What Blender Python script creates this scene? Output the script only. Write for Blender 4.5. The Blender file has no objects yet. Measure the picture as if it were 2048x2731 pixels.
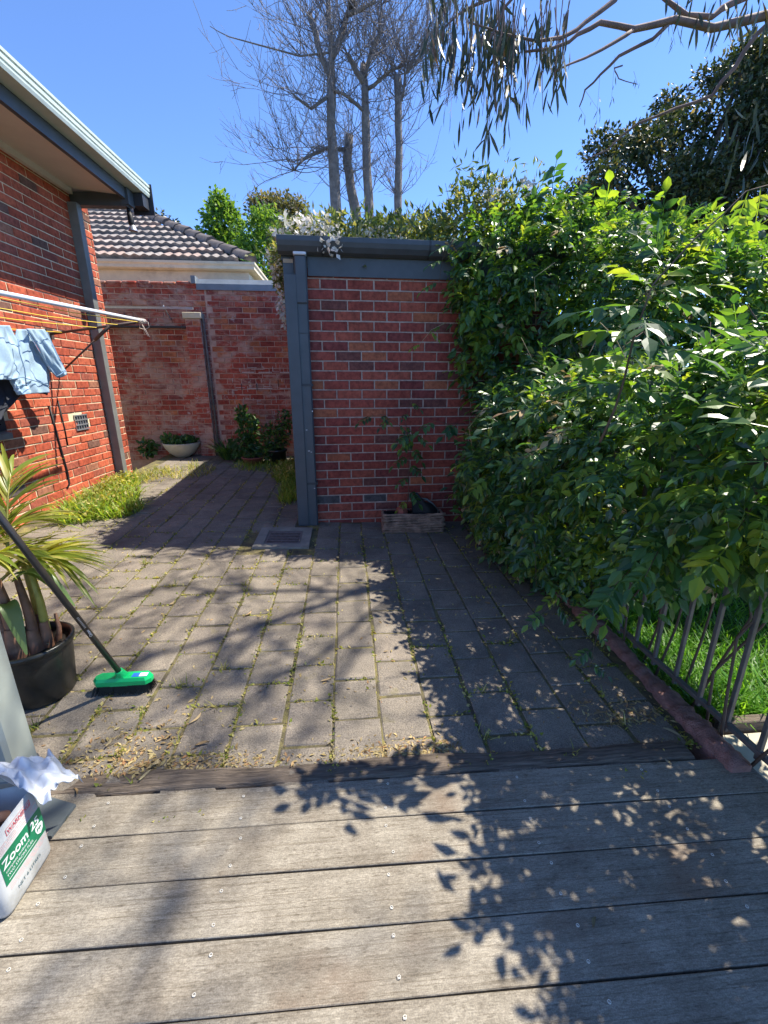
import bpy, bmesh, math, random
import numpy as np
from mathutils import Vector, Matrix
R = math.radians
rng = np.random.default_rng(11)
random.seed(5)
scene = bpy.context.scene
col = scene.collection

# ------------------------------------------------------------------ camera, sky, sun, exposure
CAMZ, PITCH, YAW, FPX = 1.39, 16.88, -4.872, 1145.0
cam_d = bpy.data.cameras.new('Camera')
cam_d.sensor_fit = 'HORIZONTAL'; cam_d.sensor_width = 36.0
cam_d.lens = FPX / 2048.0 * 36.0
cam_d.clip_start = 0.02; cam_d.clip_end = 2000
cam = bpy.data.objects.new('Camera', cam_d); col.objects.link(cam)
cam.location = (0, 0, CAMZ); cam.rotation_euler = (R(90 - PITCH), 0, R(YAW))
scene.camera = cam

SUNV = Vector((0.635, 0.2, 1.0)).normalized()          # towards the sun
world = bpy.data.worlds.new('World'); scene.world = world; world.use_nodes = True
wn = world.node_tree.nodes; wl = world.node_tree.links
for n in list(wn): wn.remove(n)
wo = wn.new('ShaderNodeOutputWorld'); bg = wn.new('ShaderNodeBackground'); sky = wn.new('ShaderNodeTexSky')
sky.sky_type = 'NISHITA'; sky.sun_disc = False
sky.sun_elevation = math.asin(SUNV.z); sky.sun_rotation = math.atan2(SUNV.x, SUNV.y)
sky.altitude = 0; sky.air_density = 0.45; sky.dust_density = 0.0; sky.ozone_density = 8.0
bg.inputs[1].default_value = 0.15
wl.new(sky.outputs[0], bg.inputs[0]); wl.new(bg.outputs[0], wo.inputs[0])
sun_d = bpy.data.lights.new('Sun', 'SUN'); sun_d.energy = 3.3; sun_d.angle = R(0.53); sun_d.color = (1.0, 0.93, 0.81)
sun = bpy.data.objects.new('Sun', sun_d); col.objects.link(sun)
sun.rotation_euler = (-SUNV).to_track_quat('-Z', 'Y').to_euler(); sun.location = (8, 3, 12)
vs = scene.view_settings
vs.view_transform = 'Standard'; vs.look = 'None'; vs.exposure = 1.7; vs.gamma = 1.0; vs.use_curve_mapping = False

# ------------------------------------------------------------------ camera maths (only to measure where things stand)
_a = R(-YAW); _t = R(PITCH)
_fw = np.array([math.sin(_a)*math.cos(_t), math.cos(_a)*math.cos(_t), -math.sin(_t)])
_rt = np.array([math.cos(_a), -math.sin(_a), 0.0]); _up = np.cross(_rt, _fw)
CAM = np.array([0, 0, CAMZ])
def ray(x, y): return _fw + _rt*(x-1024)/FPX - _up*(y-1365.5)/FPX
def atY(x, y, Y): d = ray(x, y); return CAM + d*(Y/d[1])
def atX(x, y, X): d = ray(x, y); return CAM + d*(X/d[0])
def atZ(x, y, z): d = ray(x, y); return CAM + d*((z-CAMZ)/d[2])
def proj(P):
    q = np.asarray(P, float) - CAM; z = q@_fw
    return 1024 + FPX*(q@_rt)/z, 1365.5 - FPX*(q@_up)/z, z
def Zg(X, Y):
    b = -.035*min(max((Y-1.2)/3, 0), 1)
    return .027*(min(Y, 9)-4.2) + b*(X+.3)
ZD = -0.075                                                # deck level

# ------------------------------------------------------------------ materials
def mat(name):
    m = bpy.data.materials.new(name); m.use_nodes = True
    nt = m.node_tree
    for n in list(nt.nodes): nt.nodes.remove(n)
    out = nt.nodes.new('ShaderNodeOutputMaterial'); b = nt.nodes.new('ShaderNodeBsdfPrincipled')
    nt.links.new(b.outputs[0], out.inputs[0])
    return m, nt, b, out
def N(nt, t, **kw):
    n = nt.nodes.new(t)
    for k, v in kw.items():
        if isinstance(k, str) and k.startswith('i_'): n.inputs[int(k[2:])].default_value = v
        else: setattr(n, k, v)
    return n
def L(nt, a, b): nt.links.new(a, b)
def ramp(nt, stops, interp='LINEAR'):
    r = nt.nodes.new('ShaderNodeValToRGB'); r.color_ramp.interpolation = interp
    e = r.color_ramp.elements
    while len(e) < len(stops): e.new(0.5)
    for i, (p, c) in enumerate(stops):
        e[i].position = p; e[i].color = (*c, 1) if len(c) == 3 else c
    return r
def rand01(nt):
    oi = N(nt, 'ShaderNodeObjectInfo'); ge = N(nt, 'ShaderNodeNewGeometry')
    ad = N(nt, 'ShaderNodeMath', operation='ADD'); fr = N(nt, 'ShaderNodeMath', operation='FRACT')
    L(nt, oi.outputs['Random'], ad.inputs[0]); L(nt, ge.outputs['Random Per Island'], ad.inputs[1]); L(nt, ad.outputs[0], fr.inputs[0])
    return fr.outputs[0]
def wpos(nt, scale=(1, 1, 1), rot=(0, 0, 0)):
    ge = N(nt, 'ShaderNodeNewGeometry'); mp = N(nt, 'ShaderNodeMapping')
    mp.inputs['Scale'].default_value = scale; mp.inputs['Rotation'].default_value = rot
    L(nt, ge.outputs['Position'], mp.inputs[0]); return mp.outputs[0]
def noise(nt, vec, scale, detail=3, rough=.55, dist=0):
    n = N(nt, 'ShaderNodeTexNoise'); n.inputs['Scale'].default_value = scale; n.inputs['Detail'].default_value = detail
    n.inputs['Roughness'].default_value = rough; n.inputs['Distortion'].default_value = dist
    L(nt, vec, n.inputs['Vector']); return n.outputs['Fac']
def mixc(nt, fac, a, b, mode='MIX'):
    m = N(nt, 'ShaderNodeMix', data_type='RGBA', blend_type=mode)
    for s, v in ((m.inputs[0], fac), (m.inputs[6], a), (m.inputs[7], b)):
        if isinstance(v, (int, float)): s.default_value = v
        elif isinstance(v, (tuple, list)): s.default_value = (*v, 1) if len(v) == 3 else v
        else: L(nt, v, s)
    return m.outputs[2]
def bump(nt, b, h, strength=.3, dist=.01):
    bn = N(nt, 'ShaderNodeBump'); bn.inputs['Strength'].default_value = strength; bn.inputs['Distance'].default_value = dist
    L(nt, h, bn.inputs['Height']); L(nt, bn.outputs[0], b.inputs['Normal'])
def simple(name, c, rough=.6, var=.25, scale=14, bmp=.15, metal=0, spec=.4, dist=.004, dirt=None):
    m, nt, b, o = mat(name)
    p = wpos(nt); n1 = noise(nt, p, scale, 5, .6); n2 = noise(nt, p, scale*7, 3)
    lo = tuple(v*(1-var) for v in c); hi = tuple(min(1, v*(1+var)) for v in c)
    rp = ramp(nt, [(.3, lo), (.7, hi)]); L(nt, n1, rp.inputs[0])
    cc = rp.outputs[0]
    if dirt:
        r2 = ramp(nt, [(.55, (0, 0, 0)), (.72, (1, 1, 1))]); L(nt, noise(nt, p, scale*.35, 6, .7), r2.inputs[0])
        cc = mixc(nt, r2.outputs[0], cc, dirt)
    L(nt, cc, b.inputs['Base Color']); b.inputs['Roughness'].default_value = rough; b.inputs['Metallic'].default_value = metal
    b.inputs['Specular IOR Level'].default_value = spec
    if bmp: bump(nt, b, n2, bmp, dist)
    return m
def brick_mat(name, stops, smear=None, smear_c=(.4, .2, .14), lime=None):
    m, nt, b, o = mat(name)
    rp = ramp(nt, stops, 'CONSTANT'); L(nt, rand01(nt), rp.inputs[0])
    p = wpos(nt); n1 = noise(nt, p, 26, 5, .65); n2 = noise(nt, p, 160, 3)
    r1 = ramp(nt, [(.3, (.55, .52, .52)), (.62, (1.12, 1.1, 1.08))]); L(nt, n1, r1.inputs[0])
    c = mixc(nt, 1.0, rp.outputs[0], r1.outputs[0], 'MULTIPLY')
    if smear:
        r2 = ramp(nt, [(smear, (0, 0, 0)), (smear+.12, (1, 1, 1))]); L(nt, noise(nt, wpos(nt, (1, 1, 1.6)), 2.4, 8, .72, .4), r2.inputs[0])
        c = mixc(nt, r2.outputs[0], c, smear_c)
    if lime:
        r3 = ramp(nt, [(lime, (0, 0, 0)), (lime+.05, (1, 1, 1))]); L(nt, noise(nt, wpos(nt, (1, 1, .7)), 5.5, 9, .8, .2), r3.inputs[0])
        c = mixc(nt, r3.outputs[0], c, (.52, .42, .38))
    rs = ramp(nt, [(.34, (.62, .60, .60)), (.58, (1.06, 1.06, 1.06))]); L(nt, noise(nt, wpos(nt, (1, 1, .5)), 1.6, 7, .7, .3), rs.inputs[0])
    c = mixc(nt, .8, c, mixc(nt, 1, c, rs.outputs[0], 'MULTIPLY'))
    re_ = ramp(nt, [(.66, (0, 0, 0)), (.74, (.5, .5, .5))]); L(nt, noise(nt, wpos(nt), 13, 7, .75), re_.inputs[0])
    c = mixc(nt, re_.outputs[0], c, (.36, .25, .2))
    L(nt, c, b.inputs['Base Color']); b.inputs['Roughness'].default_value = .85; b.inputs['Specular IOR Level'].default_value = .25
    bump(nt, b, n2, .5, .005)
    return m
def leaf_mat(name, stops, trans=.4, rough=.4, spec=.5, tcol=None, tmul=1.6):
    m, nt, b, o = mat(name)
    rp = ramp(nt, stops); L(nt, rand01(nt), rp.inputs[0])
    p = wpos(nt); r1 = ramp(nt, [(.35, (.7, .75, .7)), (.65, (1.15, 1.1, 1.05))]); L(nt, noise(nt, p, 3.5, 3), r1.inputs[0])
    c = mixc(nt, 1.0, rp.outputs[0], r1.outputs[0], 'MULTIPLY')
    L(nt, c, b.inputs['Base Color']); b.inputs['Roughness'].default_value = rough; b.inputs['Specular IOR Level'].default_value = spec
    t = N(nt, 'ShaderNodeBsdfTranslucent'); tc = mixc(nt, 1.0, c, tcol or (1.5*tmul, 1.35*tmul, .45*tmul), 'MULTIPLY'); L(nt, tc, t.inputs[0])
    ms = N(nt, 'ShaderNodeMixShader'); ms.inputs[0].default_value = trans
    L(nt, b.outputs[0], ms.inputs[1]); L(nt, t.outputs[0], ms.inputs[2]); L(nt, ms.outputs[0], o.inputs[0])
    return m
M = {}
M['house_brick'] = brick_mat('house_brick', [(0, (.47, .105, .052)), (.22, (.52, .125, .062)), (.42, (.43, .09, .046)), (.60, (.47, .12, .068)), (.80, (.34, .095, .06)), (.88, (.35, .15, .09)), (.94, (.19, .095, .07)), (.985, (.10, .085, .085))])
M['house_mortar'] = simple('house_mortar', (.66, .55, .36), .9, .2, 30, .4)
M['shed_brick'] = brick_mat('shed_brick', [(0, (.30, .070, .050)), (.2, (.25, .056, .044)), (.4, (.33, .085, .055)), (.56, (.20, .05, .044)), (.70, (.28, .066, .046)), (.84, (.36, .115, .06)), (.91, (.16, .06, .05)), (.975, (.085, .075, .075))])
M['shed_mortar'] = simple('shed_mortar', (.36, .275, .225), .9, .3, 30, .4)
M['old_brick'] = brick_mat('old_brick', [(0, (.42, .085, .055)), (.25, (.36, .07, .048)), (.5, (.46, .11, .07)), (.68, (.40, .14, .10)), (.8, (.52, .17, .08)), (.9, (.27, .075, .065))], .47, (.50, .30, .235), .60)
M['old_mortar'] = simple('old_mortar', (.50, .32, .25), .95, .25, 12, .5, dirt=(.5, .38, .32))
M['charcoal'] = simple('charcoal_paint', (.062, .072, .082), .45, .12, 8, .05)
M['charcoal_dark'] = simple('charcoal_dark', (.03, .033, .04), .5, .15, 8, .05)
M['post_paint'] = simple('post_paint', (.16, .165, .155), .5, .18, 6, .06, dirt=(.11, .10, .09))
M['ver_post'] = simple('verandah_post_paint', (.27, .30, .275), .5, .10, 5, .05, dirt=(.20, .21, .19))
M['gutter_green'] = simple('gutter_green', (.46, .52, .47), .4, .08, 10, .03)
M['soffit'] = simple('soffit_paint', (.70, .65, .60), .8, .05, 4, .03)
M['galv'] = simple('galvanised', (.45, .47, .5), .35, .12, 20, .05, metal=.7)
M['cream'] = simple('cream_paint', (.62, .53, .38), .5, .12, 6, .05, dirt=(.38, .31, .22))
M['white_metal'] = simple('white_metal', (.62, .66, .72), .4, .06, 12, .02)
M['flashing'] = simple('flashing_metal', (.17, .195, .22), .4, .2, 5, .1)
M['glass'] = simple('window_dark', (.015, .017, .02), .08, .1, 3, 0, spec=.8)
M['roof_tile'] = None
def roof_tile_mat():
    m, nt, b, o = mat('roof_tile')
    rp = ramp(nt, [(0, (.25, .225, .21)), (.3, (.30, .27, .25)), (.55, (.20, .18, .17)), (.75, (.33, .25, .215)), (.9, (.26, .235, .22))], 'CONSTANT'); L(nt, rand01(nt), rp.inputs[0])
    r1 = ramp(nt, [(.35, (.5, .5, .52)), (.65, (1.15, 1.12, 1.1))]); L(nt, noise(nt, wpos(nt), 9, 6, .7), r1.inputs[0])
    L(nt, mixc(nt, 1, rp.outputs[0], r1.outputs[0], 'MULTIPLY'), b.inputs['Base Color']); b.inputs['Roughness'].default_value = .75
    bump(nt, b, noise(nt, wpos(nt), 90, 3), .3, .004); return m
M['roof_tile'] = roof_tile_mat()
M['ridge_tile'] = simple('ridge_tile', (.10, .085, .08), .85, .35, 9, .4)
def paver_mat():
    m, nt, b, o = mat('concrete_paver')
    rp = ramp(nt, [(0, (.222, .194, .160)), (.3, (.238, .208, .170)), (.6, (.208, .184, .154)), (.85, (.23, .199, .165))]); L(nt, rand01(nt), rp.inputs[0])
    p = wpos(nt); n1 = noise(nt, p, 5, 7, .7); n2 = noise(nt, p, 170, 4, .7)
    r1 = ramp(nt, [(.3, (.66, .66, .66)), (.68, (1.15, 1.13, 1.1))]); L(nt, n1, r1.inputs[0])
    c = mixc(nt, 1, rp.outputs[0], r1.outputs[0], 'MULTIPLY')
    r2 = ramp(nt, [(.36, (.45, .45, .45)), (.52, (1, 1, 1)), (.70, (1.5, 1.45, 1.35))]); L(nt, n2, r2.inputs[0])
    c = mixc(nt, .8, c, mixc(nt, 1, c, r2.outputs[0], 'MULTIPLY'))
    r3 = ramp(nt, [(.50, (0, 0, 0)), (.68, (.75, .75, .75))]); L(nt, noise(nt, p, 2.2, 8, .72, .3), r3.inputs[0])
    c = mixc(nt, r3.outputs[0], c, (.085, .076, .064))
    r4 = ramp(nt, [(.60, (0, 0, 0)), (.72, (.55, .55, .55))]); L(nt, noise(nt, p, 6.5, 6, .7), r4.inputs[0])
    c = mixc(nt, r4.outputs[0], c, (.19, .165, .07))
    L(nt, c, b.inputs['Base Color']); b.inputs['Roughness'].default_value = .9; b.inputs['Specular IOR Level'].default_value = .2
    bump(nt, b, n2, .6, .006); return m
M['paver'] = paver_mat()
def joint_mat():
    m, nt, b, o = mat('joint_soil')
    rp = ramp(nt, [(.36, (.06, .05, .034)), (.52, (.13, .11, .05)), (.68, (.27, .235, .07))]); L(nt, noise(nt, wpos(nt), 7, 7, .75), rp.inputs[0])
    L(nt, rp.outputs[0], b.inputs['Base Color']); b.inputs['Roughness'].default_value = 1
    bump(nt, b, noise(nt, wpos(nt), 120, 4), .8, .01); return m
M['joint'] = joint_mat()
def deck_mat():
    m, nt, b, o = mat('weathered_deck')
    rnd = rand01(nt)
    ge = N(nt, 'ShaderNodeNewGeometry'); cb = N(nt, 'ShaderNodeCombineXYZ'); mu = N(nt, 'ShaderNodeMath', operation='MULTIPLY'); mu.inputs[1].default_value = 31.0
    L(nt, rnd, mu.inputs[0]); L(nt, mu.outputs[0], cb.inputs[2]); va = N(nt, 'ShaderNodeVectorMath', operation='ADD'); L(nt, ge.outputs['Position'], va.inputs[0]); L(nt, cb.outputs[0], va.inputs[1])
    mp = N(nt, 'ShaderNodeMapping'); mp.inputs['Scale'].default_value = (2.2, 17, 1); L(nt, va.outputs[0], mp.inputs[0])
    g1 = noise(nt, mp.outputs[0], 3.2, 8, .62, .7)
    mp2 = N(nt, 'ShaderNodeMapping'); mp2.inputs['Scale'].default_value = (22, 95, 1); L(nt, va.outputs[0], mp2.inputs[0])
    g2 = noise(nt, mp2.outputs[0], 3.0, 5, .6, .3)
    blot = noise(nt, va.outputs[0], 4.5, 6, .65)
    r1 = ramp(nt, [(.28, (.195, .175, .143)), (.5, (.25, .227, .188)), (.74, (.30, .275, .232))]); L(nt, g1, r1.inputs[0])
    r2 = ramp(nt, [(.34, (.74, .73, .72)), (.64, (1.12, 1.12, 1.12))]); L(nt, g2, r2.inputs[0])
    c = mixc(nt, 1, r1.outputs[0], r2.outputs[0], 'MULTIPLY')
    r3 = ramp(nt, [(.36, (.74, .70, .66)), (.6, (1.1, 1.08, 1.04))]); L(nt, blot, r3.inputs[0])
    c = mixc(nt, 1, c, r3.outputs[0], 'MULTIPLY')
    r4 = ramp(nt, [(.60, (0, 0, 0)), (.76, (.75, .75, .75))]); L(nt, noise(nt, va.outputs[0], 1.7, 5, .6), r4.inputs[0])
    c = mixc(nt, r4.outputs[0], c, (.16, .105, .07))
    mp3 = N(nt, 'ShaderNodeMapping'); mp3.inputs['Scale'].default_value = (.55, 1.6, 1); L(nt, va.outputs[0], mp3.inputs[0])
    r5 = ramp(nt, [(.60, (1, 1, 1)), (.69, (.42, .38, .34))]); L(nt, noise(nt, mp3.outputs[0], 75, 3, .5), r5.inputs[0])
    c = mixc(nt, .5, c, mixc(nt, 1, c, r5.outputs[0], 'MULTIPLY'))
    mp4 = N(nt, 'ShaderNodeMapping'); mp4.inputs['Scale'].default_value = (1.2, 60, 1); L(nt, va.outputs[0], mp4.inputs[0])
    r7 = ramp(nt, [(.36, (.62, .59, .55)), (.46, (1, 1, 1))]); L(nt, noise(nt, mp4.outputs[0], 2.4, 4, .6, 1.2), r7.inputs[0])
    c = mixc(nt, .75, c, mixc(nt, 1, c, r7.outputs[0], 'MULTIPLY'))
    r6 = ramp(nt, [(.38, (.80, .80, .80)), (.62, (1.15, 1.15, 1.14))]); L(nt, noise(nt, va.outputs[0], 300, 3, .6), r6.inputs[0])
    c = mixc(nt, 1, c, r6.outputs[0], 'MULTIPLY')
    L(nt, c, b.inputs['Base Color']); b.inputs['Roughness'].default_value = .8; b.inputs['Specular IOR Level'].default_value = .25
    bump(nt, b, g2, .25, .003); return m
M['deck'] = deck_mat()
def sleeper_mat():
    m, nt, b, o = mat('old_sleeper')
    mp = N(nt, 'ShaderNodeMapping'); mp.inputs['Scale'].default_value = (3, 45, 30); ge = N(nt, 'ShaderNodeNewGeometry'); L(nt, ge.outputs['Position'], mp.inputs[0])
    g = noise(nt, mp.outputs[0], 2.5, 8, .7, .6)
    r1 = ramp(nt, [(.33, (.045, .034, .025)), (.52, (.13, .10, .075)), (.75, (.24, .195, .15))]); L(nt, g, r1.inputs[0])
    L(nt, r1.outputs[0], b.inputs['Base Color']); b.inputs['Roughness'].default_value = .95
    bump(nt, b, g, .9, .012); return m
M['sleeper'] = sleeper_mat()
M['kerb_red'] = simple('red_kerb', (.27, .145, .12), .9, .35, 22, .9, dist=.012, dirt=(.16, .085, .075))
M['concrete'] = simple('concrete', (.21, .20, .17), .9, .25, 9, .6)
M['stone_pale'] = simple('pale_stone', (.46, .42, .32), .9, .2, 7, .5)
M['grate'] = simple('rusty_grate', (.17, .14, .13), .6, .3, 30, .3, metal=.2)
M['black'] = simple('black_plastic', (.006, .006, .007), .6, .2, 10, .08)
M['void'] = simple('gap_shade', (.004, .004, .004), .9, .1, 10, 0)  # near black, puts the shade inside openings and gaps into the colour
M['pot_black'] = simple('pot_black', (.013, .015, .014), .32, .3, 6, .15, dirt=(.045, .042, .035))
M['soil'] = simple('soil', (.035, .026, .02), 1, .5, 40, 1, dist=.02)
M['bark'] = simple('log_bark', (.27, .18, .13), .95, .5, 16, .9, dist=.015)
M['trunk'] = simple('tree_bark', (.19, .165, .15), .9, .4, 6, .8, dist=.03)
M['trunk_dark'] = simple('tree_bark_dark', (.07, .058, .05), .9, .4, 6, .8, dist=.03)
M['twig'] = simple('twig', (.17, .155, .165), .8, .25, 3, 0)
M['gum_bark'] = simple('gum_bark', (.16, .10, .085), .75, .4, 8, .3)
M['cut_wood'] = simple('cut_wood', (.42, .33, .24), .9, .2, 20, .2)
M['vine_leaf'] = leaf_mat('vine_leaf', [(0, (.024, .068, .028)), (.4, (.040, .112, .038)), (.7, (.068, .165, .042)), (.9, (.125, .235, .045)), (1, (.20, .30, .05))], .44, .36, .7)
M['vine_young'] = leaf_mat('vine_young', [(0, (.10, .20, .03)), (.6, (.16, .27, .04)), (1, (.24, .30, .05))], .5, .4, .4)
M['vine_big'] = leaf_mat('vine_big', [(0, (.03, .09, .035)), (.5, (.05, .13, .04)), (1, (.10, .20, .05))], .4, .42, .5)
M['stem'] = simple('vine_stem', (.10, .065, .045), .8, .3, 20, .2)
M['tendril'] = simple('pale_tendril', (.30, .24, .12), .7, .3, 20, 0)
M['dark_leaf'] = leaf_mat('dark_tree_leaf', [(0, (.022, .042, .022)), (.6, (.038, .066, .032)), (.85, (.065, .095, .042)), (1, (.13, .10, .05))], .22, .4, .4, tmul=1.0)
M['green_leaf'] = leaf_mat('fresh_tree_leaf', [(0, (.06, .14, .03)), (.5, (.10, .20, .045)), (1, (.17, .28, .06))], .4, .5, .3)
M['olive_leaf'] = leaf_mat('olive_tree_leaf', [(0, (.07, .085, .045)), (.5, (.12, .125, .07)), (1, (.20, .165, .11))], .3, .5, .3)
M['gum_leaf'] = leaf_mat('gum_leaf', [(0, (.030, .044, .030)), (.6, (.05, .068, .042)), (.9, (.075, .085, .045)), (1, (.15, .09, .055))], .15, .42, .4, tmul=.8)
M['jas_leaf'] = leaf_mat('jasmine_leaf', [(0, (.06, .10, .04)), (.5, (.12, .17, .07)), (.8, (.20, .22, .10)), (1, (.32, .30, .18))], .4, .45, .4)
M['flower_white'] = leaf_mat('white_flower', [(0, (.75, .70, .68)), (1, (.85, .82, .80))], .3, .6, .2, tcol=(.9, .9, .9))
M['flower_red'] = simple('red_flower', (.62, .035, .02), .6, .2, 30, 0)
M['grass'] = leaf_mat('lawn_grass', [(0, (.05, .15, .015)), (.5, (.09, .24, .025)), (1, (.16, .32, .04))], .4, .45, .3)
M['weed'] = leaf_mat('weed', [(0, (.13, .19, .03)), (.4, (.28, .30, .06)), (.75, (.44, .40, .12)), (1, (.58, .50, .24))], .35, .6, .2, tmul=1.1)
M['weed_green'] = leaf_mat('weed_green', [(0, (.11, .21, .035)), (.6, (.22, .33, .055)), (1, (.40, .42, .12))], .42, .5, .3)
M['litter'] = leaf_mat('leaf_litter', [(0, (.20, .13, .06)), (.35, (.40, .30, .14)), (.7, (.52, .42, .22)), (1, (.33, .16, .08))], .2, .7, .2, tcol=(1.1, 1, .7))
M['dead_leaf'] = leaf_mat('dead_leaf', [(0, (.34, .22, .12)), (.5, (.5, .38, .22)), (1, (.6, .52, .36))], .15, .6, .2, tcol=(1, .9, .7))
M['palm'] = leaf_mat('palm_leaf', [(0, (.16, .23, .03)), (.5, (.28, .33, .05)), (.85, (.42, .41, .09)), (1, (.5, .44, .15))], .45, .38, .5, tmul=1.1)
M['palm_big'] = leaf_mat('palm_big_leaf', [(0, (.10, .18, .07)), (1, (.15, .24, .08))], .35, .4, .5)
M['cane'] = simple('palm_cane', (.20, .10, .06), .6, .5, 14, .3)
M['cane_y'] = simple('palm_cane_yellow', (.34, .30, .06), .5, .3, 14, .1)
M['broom_green'] = simple('broom_green', (.004, .40, .115), .32, .05, 8, .02)
M['bristle'] = simple('bristle', (.012, .016, .013), .7, .3, 40, .2)
M['handle'] = simple('broom_handle', (.03, .026, .023), .3, .2, 10, .03)
M['print_white'] = simple('print_white', (.72, .72, .72), .5, .1, 30, 0)
M['old_lime'] = simple('old_lime', (.50, .40, .36), .9, .3, 30, 0)
M['print_green'] = simple('print_green', (.005, .17, .075), .45, .12, 14, 0)
M['print_red'] = simple('print_red', (.60, .10, .12), .5, .2, 30, 0)
M['print_pale_red'] = simple('print_pale_red', (.62, .36, .36), .5, .2, 30, 0)
M['print_dark'] = simple('print_dark', (.06, .12, .14), .5, .2, 30, 0)
M['print_blue'] = simple('print_blue', (.02, .12, .45), .5, .2, 30, 0)
M['tub'] = simple('white_plastic', (.44, .45, .44), .4, .10, 14, .05, dirt=(.30, .30, .27))
M['wood_orange'] = simple('warm_wood', (.36, .19, .085), .6, .3, 14, .2)
M['leather'] = simple('brown_leather', (.13, .07, .05), .45, .3, 12, .3)
M['paper'] = simple('white_bag', (.50, .53, .58), .5, .05, 10, .1)
M['slate'] = simple('slate_sheet', (.085, .10, .105), .6, .15, 8, .1)
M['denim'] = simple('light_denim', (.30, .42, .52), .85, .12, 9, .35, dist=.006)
M['denim_shade_seam'] = simple('denim_shade', (.13, .22, .34), .85, .12, 9, .3)  # darker denim: sleeve shading put into colour, also the seams
M['jeans'] = simple('dark_denim', (.022, .026, .036), .85, .3, 9, .35)
M['line_yellow'] = simple('yellow_line', (.75, .56, .06), .5, .1, 20, 0)
M['twine'] = simple('twine', (.55, .47, .40), .8, .15, 20, 0)
M['rust_arm'] = simple('brown_arm', (.085, .055, .045), .6, .3, 14, .1)
M['bowl'] = simple('concrete_bowl', (.46, .42, .33), .85, .15, 9, .3)
M['terracotta'] = simple('terracotta', (.30, .09, .06), .8, .2, 9, .2)
M['wicker'] = simple('wicker', (.13, .085, .062), .8, .45, 24, .4)
M['fence'] = simple('fence_metal', (.10, .092, .082), .5, .25, 16, .15)
M['ground'] = simple('bare_ground', (.09, .10, .045), 1, .4, 2, .5)
M['lawn'] = simple('lawn_soil', (.04, .075, .02), 1, .4, 8, .6)
M['screw'] = simple('screw_ring', (.62, .60, .54), .5, .1, 40, 0)

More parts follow.
